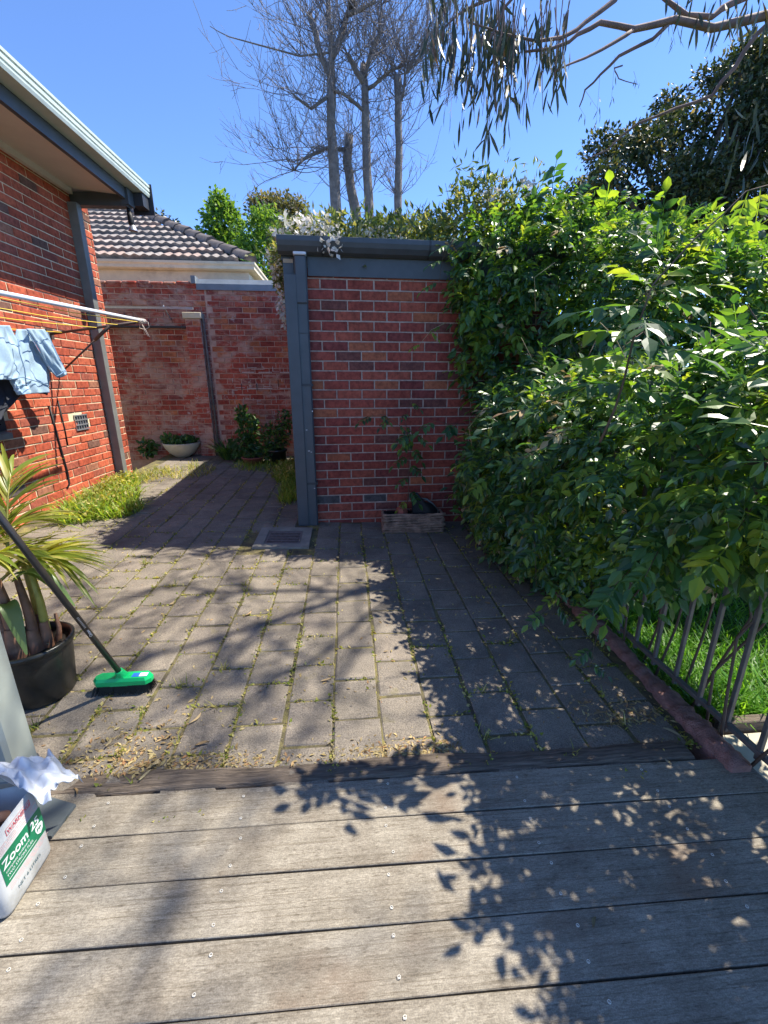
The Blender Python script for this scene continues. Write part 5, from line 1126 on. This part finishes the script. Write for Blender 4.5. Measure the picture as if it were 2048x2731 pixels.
for m_, sel in (('vine_leaf', mask & ~yng & ~dead), ('vine_young', mask & yng & ~dead), ('dead_leaf', mask & dead)):
    Vs, Fs, k0 = [], [], 0; kind_ = rng.integers(0, len(SPRIGS), len(P))
    for k in range(len(SPRIGS)):
        s = sel & (kind_ == k)
        if s.sum(): V, F = inst(SPRIGS[k][0], SPRIGS[k][1], P[s], X[s], Yv[s], Z[s], S[s]); Vs.append(V); Fs.append(F + k0); k0 += len(V)
    big({'vine_leaf': 'foliage', 'vine_young': 'young_foliage', 'dead_leaf': 'withered_leaves'}[m_], np.vstack(Vs), np.vstack(Fs), m_, vn, 'stuff')
SPM = []
for m_ in ('vine_leaf', 'vine_young', 'vine_big'):
    for tv, tf in SPRIGS[:3]:
        me = bpy.data.meshes.new('leaf'); me.from_pydata(tv.tolist(), [], tf.tolist()); me.materials.append(M[m_]); SPM.append(me)
def leaf_obj(parent, p, x, z, s, m=0, k=0):
    x = Vector(x).normalized(); z = Vector(z); y = z.cross(x).normalized(); z = x.cross(y); mw = Matrix.Translation(Vector(p)) @ Matrix((x, y, z)).transposed().to_4x4() @ Matrix.Scale(float(s), 4); return link('leaf', SPM[m*3 + k], parent, mw)
for i in pick: leaf_obj(vn, P[i], X[i], Z[i], S[i], 1 if yng[i] else 0, i % 3)
# stems inside
for k in range(26):
    y = 1.0 + 3.0*k/26; x = 1.62 + random.uniform(-.06, .08); q = MB(); pts = [(x, y, -.12)]
    for j in range(1, 8): pts.append((x + .05*math.sin(j*1.3+k) + .06*j*random.uniform(0, 1), y + .06*math.sin(j+k*2) + random.uniform(-.04, .04), -.12 + .26*j))
    q.tube(pts, [.007 - .0007*j for j in range(8)], 5); q.build('stem', 'stem', vn)
# strands that trail down towards the paving / out of the mass
def strand(px, Y0, Y1, nl=6, ls=.13, m=0, rad=.003, dirn=(-.4, -.5, -.5), sm='stem', parent=None):
    parent = parent or vn; pts = [Vector(atY(x, y, Y0 + (Y1-Y0)*i/(len(px)-1))) for i, (x, y) in enumerate(px)]; q = MB()
    fine = []
    for i in range(len(pts)-1):
        for s in range(4): fine.append(pts[i].lerp(pts[i+1], s/4))
    fine.append(pts[-1]); q.tube(fine, [rad*(1-.6*i/len(fine)) for i in range(len(fine))], 5); q.build('strand', sm, parent)
    for k in range(nl):
        t = (k+.6)/nl*(len(fine)-1); i = int(min(t, len(fine)-2)); p = fine[i].lerp(fine[i+1], t-i); sg = 1 if k % 2 else -1
        d = Vector((sg*.8, -.25, -.25)) + Vector(dirn)*.5 + Vector((random.gauss(0, .2), random.gauss(0, .2), random.gauss(0, .15))); leaf_obj(parent, p, d, Vector((random.gauss(0, .2), -.35, 1)), ls*random.uniform(.8, 1.15), m if random.random() < .8 else 1, k % 3)
strand([(1420, 1230), (1418, 1330), (1425, 1420), (1430, 1560)], 2.6, 2.2, 6, .15)
strand([(1380, 1260), (1330, 1245), (1290, 1280)], 3.1, 2.8, 3, .17, 1)
strand([(1500, 1560), (1480, 1610), (1440, 1640)], 2.3, 2.1, 3, .13)
strand([(1580, 1600), (1590, 1700), (1570, 1790)], 2.0, 1.75, 4, .11)
strand([(1620, 1560), (1640, 1580), (1660, 1600)], 1.8, 1.7, 3, .19, 0)
strand([(1760, 1470), (1700, 1500), (1640, 1560)], 1.75, 1.55, 5, .19, 2)
strand([(1800, 1380), (1760, 1460), (1720, 1540)], 1.7, 1.5, 6, .19, 2)
strand([(1990, 1400), (1940, 1440), (1900, 1490)], 1.5, 1.35, 4, .17, 2)
strand([(2040, 1300), (1990, 1380), (1940, 1450)], 1.45, 1.3, 5, .19, 2)
strand([(1190, 860), (1150, 880), (1110, 930)], 4.05, 3.95, 3, .10, 1, .003, sm='tendril')
strand([(1210, 640), (1180, 690), (1170, 760)], 4.0, 3.98, 5, .16, 0)
strand([(1240, 1130), (1190, 1130), (1150, 1120)], 3.9, 3.8, 3, .19, 2)
# long bare tendrils
for px, Y in (([(1300, 1230), (1260, 1200), (1250, 1140), (1290, 1090), (1370, 1085)], 3.2), ([(1340, 1110), (1390, 1050), (1440, 990)], 3.0), ([(1480, 700), (1425, 740), (1428, 830)], 3.3), ([(1700, 1020), (1640, 900), (1600, 860)], 2.2), ([(1500, 1000), (1420, 960), (1390, 900)], 3.0)):
    q = MB(); q.tube([Vector(atY(x, y, Y)) for x, y in px], .002, 5); q.build('tendril', 'tendril', vn)
# tall shoot in front
sh = [(1600, 1180), (1640, 1090), (1665, 1010), (1690, 900), (1715, 830), (1740, 760), (1850, 640), (1930, 570), (1990, 510), (2060, 490)]
spt = [Vector(atY(x, y, 1.62)) for x, y in sh]; q = MB(); q.tube(spt, [.005, .005, .0045, .004, .0035, .003, .0026, .0022, .002, .0016], 6); q.build('shoot', 'stem', vn)
for (i, t, d, s, m_) in ((1, .5, (.7, -.3, .1), .2, 2), (1, .8, (-.8, -.2, .1), .22, 2), (2, .2, (.9, .2, .1), .22, 1), (2, .6, (-.9, -.1, .0), .24, 1), (2, .9, (.5, -.6, -.1), .24, 2), (3, .2, (-.8, .1, .1), .22, 1), (3, .5, (.9, -.2, .1), .24, 2), (3, .8, (-.3, -.7, -.2), .22, 2), (4, .2, (-1, -.1, .05), .26, 2), (4, .4, (1, -.1, .0), .24, 2), (4, .7, (.8, -.4, .2), .2, 1), (4, .9, (-.6, -.2, .3), .18, 1), (5, .1, (.7, 0, .4), .16, 1), (8, .1, (-.3, 0, -.9), .12, 1), (8, .5, (.2, 0, -.9), .10, 1), (7, .2, (-.5, 0, -.6), .10, 1), (6, .5, (.6, 0, -.2), .09, 1)):
    leaf_obj(vn, spt[i].lerp(spt[i+1], t), d, (random.gauss(0, .2), -.3, 1), s, m_, (i + int(t*10)) % 3)
# thin seedling climbing the shed wall from the log planter
sd = thing('climbing_seedling', 'slender seedling with divided leaves climbing the shed wall above the log planter', 'seedling', (.5, 4.08, LZ+lh-.05))
strand([(1085, 1352), (1090, 1300), (1088, 1240), (1095, 1200), (1100, 1170)], 4.06, 4.05, 7, .17, 2, .004, parent=sd)
strand([(1100, 1170), (1060, 1130), (1020, 1105), (985, 1110)], 4.06, 4.12, 5, .15, 0, .003, parent=sd)
strand([(1095, 1200), (1080, 1120), (1100, 1060)], 4.08, 4.14, 4, .12, 0, .003, parent=sd)
strand([(1100, 1180), (1105, 1160), (1110, 1150)], 4.0, 3.97, 3, .18, 2, .003, parent=sd)

# ================================================================== JASMINE ON THE SHED ROOF
js = thing('jasmine', 'flowering jasmine spilling over the shed roof and down its left side', 'jasmine', (.2, 4.9, 2.6))
JB = [((.0, 4.6, 2.60), (.5, .4, .24)), ((-.30, 4.7, 2.6), (.35, .4, .22)), ((.55, 4.6, 2.62), (.5, .35, .26)), ((1.05, 4.6, 2.66), (.45, .35, .28)), ((1.3, 4.5, 2.8), (.4, .35, .34)), ((-.2, 5.4, 2.7), (.6, .5, .2)), ((.6, 5.3, 2.75), (.6, .5, .25)), ((-.64, 5.1, 2.5), (.08, .3, .22))]
leaf_cloud('foliage', JB, 11000, .075, 'jas_leaf', js, (DIA_V*[1, .75, 1], DIA_F), .6, -.1, .9, noise_amp=.3, zmin=None)
FB = [((-.40, 4.4, 2.68), (.2, .15, .12)), ((-.22, 4.25, 2.62), (.18, .12, .12)), ((-.10, 4.12, 2.52), (.12, .06, .12)), ((-.30, 4.55, 2.66), (.3, .2, .1)), ((-.66, 5.0, 2.45), (.06, .2, .20)), ((-.63, 4.9, 2.1), (.04, .12, .16)), ((-.68, 5.1, 2.62), (.1, .2, .1)), ((1.28, 4.25, 2.92), (.08, .06, .08)), ((1.62, 4.3, 3.02), (.07, .06, .07)), ((.3, 4.5, 2.66), (.3, .2, .06))]
leaf_cloud('flowers', FB, 1500, .045, 'flower_white', js, (DIA_V*[1, 1.3, 1], DIA_F), .7, .2, 1.2)
q = MB(); r = random.Random(3)
for k in range(60):
    x = r.uniform(-.5, 1.7); y = r.uniform(4.4, 5.3); l_ = r.uniform(.12, .38) + (.15 if x > .9 else 0); q.tube([(x, y, 2.6), (x + r.uniform(-.05, .05), y, 2.62 + l_*.6), (x + r.uniform(-.14, .16), y, 2.62 + l_)], [.004, .003, .0015], 4)
q.build('shoots', 'stem', js, kind='stuff')
WISP = np.array([[r.uniform(-.5, 1.7), r.uniform(4.4, 5.2), r.uniform(2.62, 2.86)] for _ in range(500)] + [[r.uniform(1.0, 1.9), r.uniform(4.3, 4.8), r.uniform(2.8, 3.3)] for _ in range(160)])
d = rng.normal(size=WISP.shape)*.6 + [0, 0, .4]; V, F = inst(DIA_V*[1, .45, 1], DIA_F, WISP, *frames(d, rng.normal(size=WISP.shape)), .085); big('wisps', V, F, 'jas_leaf', js, 'stuff')

# ================================================================== TREES
# four lopped bare trees behind the shed
TY = 14.0
def tp(x, y, Y=TY): return Vector(atY(x, y, Y))
def tree_twigs(parent, starts, n, seed, reach=(1.2, 3.4)):
    """long thin upward-arching regrowth shoots, each with side twigs -> one mesh"""
    r_ = np.random.default_rng(seed); mbt = MB()
    for k in range(n):
        p0, d0 = starts[r_.integers(len(starts))]; a = r_.uniform(0, 6.28); out = np.array([math.cos(a), math.sin(a)*.8, 0])
        ln = r_.uniform(*reach); d = unit(np.array(d0)*.5 + out*1.0 + np.array([0, 0, r_.uniform(-.15, .7)])); p = np.array(p0, float); pts = [p.copy()]; seg = 9
        curl = r_.uniform(.02, .16)
        for i in range(seg):
            d = unit(d + np.array([0, 0, curl]) + r_.normal(size=3)*.10); p = p + d*ln/seg; pts.append(p.copy())
        rad = r_.uniform(.007, .015); mbt.tube(pts, [rad*(1-.78*i/seg) for i in range(seg+1)], 3, False)
        for _ in range(r_.integers(4, 8)):
            i = r_.integers(2, seg); q0 = pts[i]; dd = unit(unit(pts[i]-pts[i-1])*.7 + r_.normal(size=3)*.6 + np.array([0, 0, .15])); l2 = ln*r_.uniform(.15, .42); qs = [q0]; q_ = q0.copy()
            for j in range(4): dd = unit(dd + np.array([0, 0, .12]) + r_.normal(size=3)*.14); q_ = q_ + dd*l2/4; qs.append(q_.copy())
            mbt.tube(qs, [.0065, .006, .0055, .005, .004], 3, False)
            if r_.random() < .6:
                dd2 = unit(dd + r_.normal(size=3)*.6); mbt.tube([qs[2], qs[2] + dd2*l2*.25, qs[2] + dd2*l2*.45 + np.array([0, 0, .04])], [.0048, .0042, .0036], 3, False)
    return mbt.build('twigs', 'twig', parent, kind='stuff')
def limb(parent, px, rad, Y=TY, name='limb', m='trunk', cut=False, dY=0):
    pts = [tp(x, y, Y + dY*i/max(1, len(px)-1)) for i, (x, y) in enumerate(px)]; fine = [pts[0]]
    for a, b in zip(pts[:-1], pts[1:]): fine += [a.lerp(b, .5) + Vector((random.gauss(0, .02), 0, 0)), b]
    k = len(fine); q = MB(); q.tube(fine, [rad[0] + (rad[1]-rad[0])*i/(k-1) + random.gauss(0, rad[1]*.05) for i in range(k)], 9); o = q.build(name, m, parent)
    if cut: q = MB(); c = fine[-1]; dr_ = (fine[-1]-fine[-2]).normalized(); q.tube([c, c + dr_*.012], rad[1]*.92, 9); q.build('cut_end', 'cut_wood', o)
    return fine
TREES = [
 ('tall lopped bare tree with a forked top behind the shed', [(905, 720), (898, 600), (890, 450), (882, 330), (883, 210)], (.165, .115), [([(880, 200), (860, 160), (842, 90), (824, 40)], (.085, .07), True), ([(886, 210), (884, 140), (876, 60), (872, -20), (868, -120)], (.09, .045), False), ([(886, 150), (908, 100), (925, 40), (935, 20)], (.09, .05), False), ([(925, 40), (960, 28), (1000, 6)], (.06, .03), False), ([(885, 250), (830, 290), (780, 250)], (.05, .02), False), ([(884, 140), (800, 150), (690, 120), (610, 98), (560, 70)], (.025, .008), False)], -.2),
 ('short leaning sawn trunk between the bare trees', [(968, 720), (955, 600), (935, 500), (925, 430), (932, 362)], (.145, .115), [([(934, 400), (870, 395), (810, 425), (785, 455)], (.055, .025), False)], .3),
 ('bare tree with two stubby sawn forks behind the shed', [(992, 720), (985, 600), (978, 450), (975, 330), (972, 215)], (.15, .09), [([(972, 225), (950, 190), (930, 150)], (.08, .065), True), ([(970, 220), (968, 175)], (.09, .075), True), ([(974, 300), (930, 260), (890, 240)], (.05, .03), False), ([(975, 240), (1010, 215), (1040, 190), (1080, 175)], (.05, .02), False), ([(972, 215), (985, 150), (1010, 90), (1020, 10)], (.05, .02), False)], .1),
 ('straight bare trunk sawn off flat at the top behind the shed', [(1066, 720), (1062, 600), (1063, 450), (1062, 330), (1060, 203)], (.115, .095), [([(1070, 270), (1080, 200), (1092, 175)], (.04, .02), False)], .0)]
for i, (lab_, tr, rd_, limbs, dy) in enumerate(TREES):
    Yt = TY + dy; bp = tp(*tr[0], Yt); t = thing('bare_tree', lab_, 'tree', (bp.x, bp.y, -.4))
    q = MB(); q.tube([(bp.x, bp.y, -.42), (bp.x, bp.y, 1.5), bp], [rd_[0]*1.3, rd_[0]*1.1, rd_[0]], 10); q.build('lower_trunk', 'trunk', t)
    fn_ = limb(t, tr, rd_, Yt, 'trunk', cut=(i in (1, 3))); starts = [(p, (0, 0, 1)) for p in fn_[3:]]
    for px, rr_, cut in limbs:
        f_ = limb(t, px, rr_, Yt, 'limb', cut=cut, dY=random.uniform(-.6, .6)); starts += [(p, (f_[-1]-f_[0]).normalized()) for p in f_[1:] if abs(proj(p)[0]-960) < 210]*2
    tree_twigs(t, starts, (150, 85, 135, 115)[i], 20 + i, ((.9, 2.7), (.9, 2.6), (.9, 2.8), (.9, 2.6))[i])
q = MB(); c = tp(938, 18, TY-.2); q.lathe(c + Vector((0, 0, -.1)), [(.001, 0), (.1, .03), (.13, .12), (.1, .2), (.001, .22)], 10, True, .2); solid('bird_nest', q, 'trunk_dark', 'dark ball of twigs lodged high in the tall bare tree', 'nest')

def crown_tree(name, label, base, trunk, blobs, n, size, m, bark='trunk_dark', tm=(DIA_V, DIA_F), depth=.75, r0=.12, tips=None, na=.25, droop=.1):
    t = thing(name, label, 'tree', base); base = Vector(base); q = MB(); top = Vector(trunk); q.tube([base + Vector((0, 0, -.02)), base.lerp(top, .4) + Vector((.05, 0, 0)), base.lerp(top, .8), top], [r0*1.3, r0, r0*.7, r0*.4], 9); q.build('trunk', bark, t)
    for b in blobs:
        q = MB(); e = Vector(b[0]); s_ = base.lerp(top, .75); q.tube([s_, s_.lerp(e, .5) + Vector((0, 0, .1)), e], [r0*.5, r0*.3, r0*.1], 6); q.build('limb', bark, t)
    leaf_cloud('crown', blobs, n, size, m, t, tm, depth, droop, .9, noise_amp=na)
    if tips: leaf_cloud('new_tips', [(b[0], tuple(v*1.03 for v in b[1])) for b in blobs], tips, size, 'olive_leaf', t, tm, .12, -.5, .8, noise_amp=na)
    return t
def B(x, y, Y, r, ry=None, rz=None): p = atY(x, y, Y); return (tuple(p), (r, ry or r, rz or r))
rd = random.Random(77); DTB = []
def dtop(x): return float(np.interp(x, [1490, 1530, 1560, 1640, 1700, 1760, 1850, 1950, 2048, 2140], [560, 440, 380, 330, 262, 232, 175, 135, 95, 70]))
while len(DTB) < 78:
    x = rd.uniform(1500, 2140); y = rd.uniform(90, 730); r_ = rd.uniform(.24, .52)
    if y - r_*95 < dtop(x) - 6: continue
    DTB.append(B(x, y, rd.uniform(8.3, 10.2), r_*1.1, r_, r_*.8))
crown_tree('broad_tree', 'big dark glossy evergreen tree with bronze new tips behind the climber', (6.6, 9.2, -.4), (6.6, 9.2, 5.0),
    DTB, 50000, .090, 'dark_leaf', tm=(DIA_V, DIA_F), tips=4200, r0=.2, na=.3)
crown_tree('poplar_tree', 'fresh green pointed tree just right of the tiled roof', (-4.4, 18, -.4), (-4.4, 18, 5.5), [B(595, 640, 18, .75, .8, 1.2), B(590, 560, 18, .38, .5, .6), B(620, 700, 18, 1.0, .9, 1.0), B(560, 690, 18, .5, .5, .5), B(613, 590, 18, .35, .4, .5)], 6500, .17, 'green_leaf', r0=.15)
crown_tree('leafy_tree', 'fresh green rounded tree behind the left end of the shed', (-2.5, 17, -.4), (-2.5, 17, 5.3), [B(708, 600, 17, .55, .6, .6), B(690, 660, 17, .7, .7, .8), B(735, 650, 17, .7, .7, .7), B(680, 720, 17, .8, .8, .8), B(740, 730, 17, .7, .7, .9), B(650, 770, 16, .6, .6, .8), B(725, 800, 16, .5, .5, 1.0)], 7000, .15, 'green_leaf', r0=.14)
crown_tree('olive_tree', 'brownish olive leaved tree far behind the fresh green trees', (-2.2, 21, -.4), (-2.2, 21, 7), [B(760, 570, 21, 1.0, .9, .7), B(700, 560, 21, .6, .6, .6), B(790, 590, 21, .6, .6, .5), B(740, 610, 21, 1.0, .9, .7)], 5000, .17, 'olive_leaf', r0=.16)
crown_tree('distant_tree', 'tip of a small dark tree showing over the tiled roof', (-6.8, 22, -.4), (-6.8, 22, 6.5), [B(432, 590, 22, .45, .5, .35), B(445, 610, 22, .6, .5, .4)], 260, .22, 'dark_leaf', r0=.1)

# gum tree reaching in from the right
gt_ = thing('gum_tree', 'gum tree reaching in from the right with drooping narrow leaves', 'tree', (5.6, 4.7, -.4))
q = MB(); q.tube([(5.6, 4.7, -.45), (5.5, 4.65, 1.5), (5.2, 4.6, 3.2), (4.7, 4.5, 4.35), (4.75, 4.4, 5.5), (4.6, 4.2, 7.2)], [.24, .2, .17, .13, .10, .06], 12); q.build('trunk', 'gum_bark', gt_)
GY = 4.5
def gl(px, rad, Y=GY, dY=0): return limb(gt_, px, rad, Y, 'branch', 'gum_bark', False, dY)
GS = []
mainb = gl([(2260, 20), (2048, 40), (1900, 75), (1800, 52), (1690, 78), (1600, 60), (1540, 92), (1470, 130), (1400, 138)], (.040, .008)); GS += mainb
GS += gl([(2100, -60), (1960, 5), (1900, 45), (1830, 40), (1770, -5), (1700, -90)], (.03, .014), 4.6)
GS += gl([(1690, 78), (1640, 112), (1560, 155), (1480, 190)], (.018, .006), GY, -.2)
GS += gl([(1790, 55), (1740, 105), (1650, 150), (1600, 200), (1560, 240), (1545, 285)], (.018, .005), GY, .2)
GS += gl([(1700, -60), (1640, 0), (1560, 60), (1500, 100), (1430, 110), (1340, 90), (1250, 60)], (.024, .006), 4.7, -.3)
GS += gl([(1500, -120), (1400, -40), (1300, 0), (1220, 40), (1180, 110)], (.022, .005), 4.9, -.2)
GS += gl([(1450, -100), (1380, -20), (1330, 60), (1290, 150)], (.016, .005), 4.4)
gl([(2300, -60), (2120, 10), (2020, 90), (1960, 180), (1900, 255), (1800, 290), (1700, 330), (1620, 400), (1555, 430)], (.030, .006), 5.2, .6)
gl([(1660, 175), (1640, 190), (1650, 210), (1700, 225)], (.006, .003), GY)
q = MB(); r = random.Random(17); LPt = []
def env(x): return float(np.interp(x, [1130, 1160, 1250, 1330, 1400, 1450, 1500, 1540], [200, 260, 370, 460, 460, 390, 280, 170]))
for k in range(100):
    x = r.gauss(1335, 108); 
    if not 1130 < x < 1540: continue
    y0 = r.uniform(-60, 90); y1 = min(env(x), y0 + r.uniform(80, 330)); Y = r.uniform(4.2, 5.1)
    a = tp(x, y0, Y); b = tp(x - r.uniform(-5, 35), y1 - 40, Y); pts = [a, a.lerp(b, .5) + Vector((r.uniform(-.03, .03), 0, 0)), b]; q.tube(pts, [.005, .004, .002], 4, False)
    for j in range(r.randint(4, 9)): LPt.append(a.lerp(b, r.random()**.8))
for x0_, y0_, x1_, y1_ in ((1600, 200, 1590, 330), (1640, 150, 1630, 270), (1560, 240, 1600, 300), (1690, 190, 1700, 225), (1790, 60, 1800, 120), (1910, 70, 1900, 130), (1545, 285, 1560, 310)):
    a = tp(x0_, y0_); b = tp(x1_, y1_); q.tube([a, a.lerp(b, .5), b], [.004, .003, .002], 4, False); LPt += [a.lerp(b, t) for t in (.5, .7, .9, 1.0)]
for k in range(60): x = r.uniform(1780, 2060); LPt.append(tp(x, r.uniform(-40, 70) - .04*(x-1780), 4.5 + r.uniform(-.3, .3)))
for k in range(22): LPt.append(tp(r.uniform(1930, 2060), r.uniform(280, 460), 4.0 + r.uniform(-.3, .3)))
q.build('twigs', 'gum_bark', gt_, kind='stuff')
GLV = np.array([[0,0,0],[.15,.025,0],[.15,-.025,0],[.4,.06,.01],[.4,-.06,.01],[.7,.052,.05],[.7,-.052,.05],[1,0,.13]]); GLF = np.array([[0,2,1],[1,2,4],[1,4,3],[3,4,6],[3,6,5],[5,6,7]])
def gum_leaves(name, pts, size, parent, spread=.25):
    A = np.array([tuple(p) for p in pts]); A = A + rng.normal(size=A.shape)*.03; d = rng.normal(size=A.shape)*spread + [0, 0, -1]; up = rng.normal(size=A.shape)*[1, 1, .1]
    V, F = inst(GLV, GLF, A, *frames(d, up), size*(.65 + .6*rng.random(len(A)))); return big(name, V, F, 'gum_leaf', parent, 'stuff')
gum_leaves('leaves', LPt, .19, gt_)
# higher limbs over the patio (these throw the soft branch shadows)
r = random.Random(31); HP = []
def hl(pts, rad):
    pts = [Vector(p) for p in pts]; fine = [pts[0]]
    for a, b in zip(pts[:-1], pts[1:]): fine += [a.lerp(b, .5) + Vector((r.gauss(0, .06), r.gauss(0, .06), r.gauss(0, .06))), b]
    k = len(fine); qq = MB(); qq.tube(fine, [rad*.6*(1 - .75*i/(k-1)) for i in range(k)], 7); qq.build('high_branch', 'gum_bark', gt_); return fine
HB = [hl([(4.6, 4.2, 7.2), (4.2, 3.9, 7.4), (3.6, 3.6, 7.3), (3.0, 3.2, 7.2), (2.5, 3.0, 7.1)], .06), hl([(4.75, 4.4, 6.0), (4.3, 4.1, 6.6), (3.7, 4.2, 6.9), (3.1, 4.3, 7.0), (2.6, 4.1, 7.1)], .055), hl([(4.7, 4.4, 6.5), (4.2, 3.4, 6.9), (3.9, 2.9, 7.0), (3.3, 2.6, 7.0)], .045), hl([(4.6, 4.2, 7.2), (4.3, 3.4, 7.9), (3.6, 2.9, 8.2), (2.9, 2.5, 8.3)], .045), hl([(4.7, 4.4, 6.5), (4.5, 3.2, 7.2), (4.2, 2.4, 7.4), (3.6, 1.9, 7.4), (3.2, 1.8, 7.5)], .026), hl([(4.2, 2.4, 7.4), (4.1, 1.8, 7.6), (4.3, 1.4, 7.7), (3.9, 1.1, 7.7)], .018)]
qh = MB(); 
for br_ in HB:
    for i in range(2, len(br_)):
        for _ in range(6 if br_[-1].y > 2.2 else 4):
            d = Vector((r.gauss(-.4, .6), r.gauss(-.1, .7), r.gauss(-.1, .35))).normalized(); l_ = r.uniform(.3, .85); a = br_[i]; b = a + d*l_; qh.tube([a, a + d*l_*.5 + Vector((0, 0, .03)), b], [.012, .009, .004], 4, False)
            for _ in range(2):
                d2 = (d + Vector((r.gauss(0, .6), r.gauss(0, .6), r.gauss(-.2, .3)))).normalized(); e = a.lerp(b, r.uniform(.4, 1)); f_ = e + d2*r.uniform(.15, .4); qh.tube([e, f_], [.006, .003], 3, False); HP += [e.lerp(f_, r.random()) for _ in range(r.randint(1, 4))]
qh.build('high_twigs', 'gum_bark', gt_, kind='stuff'); gum_leaves('high_leaves', HP, .17, gt_, .5)
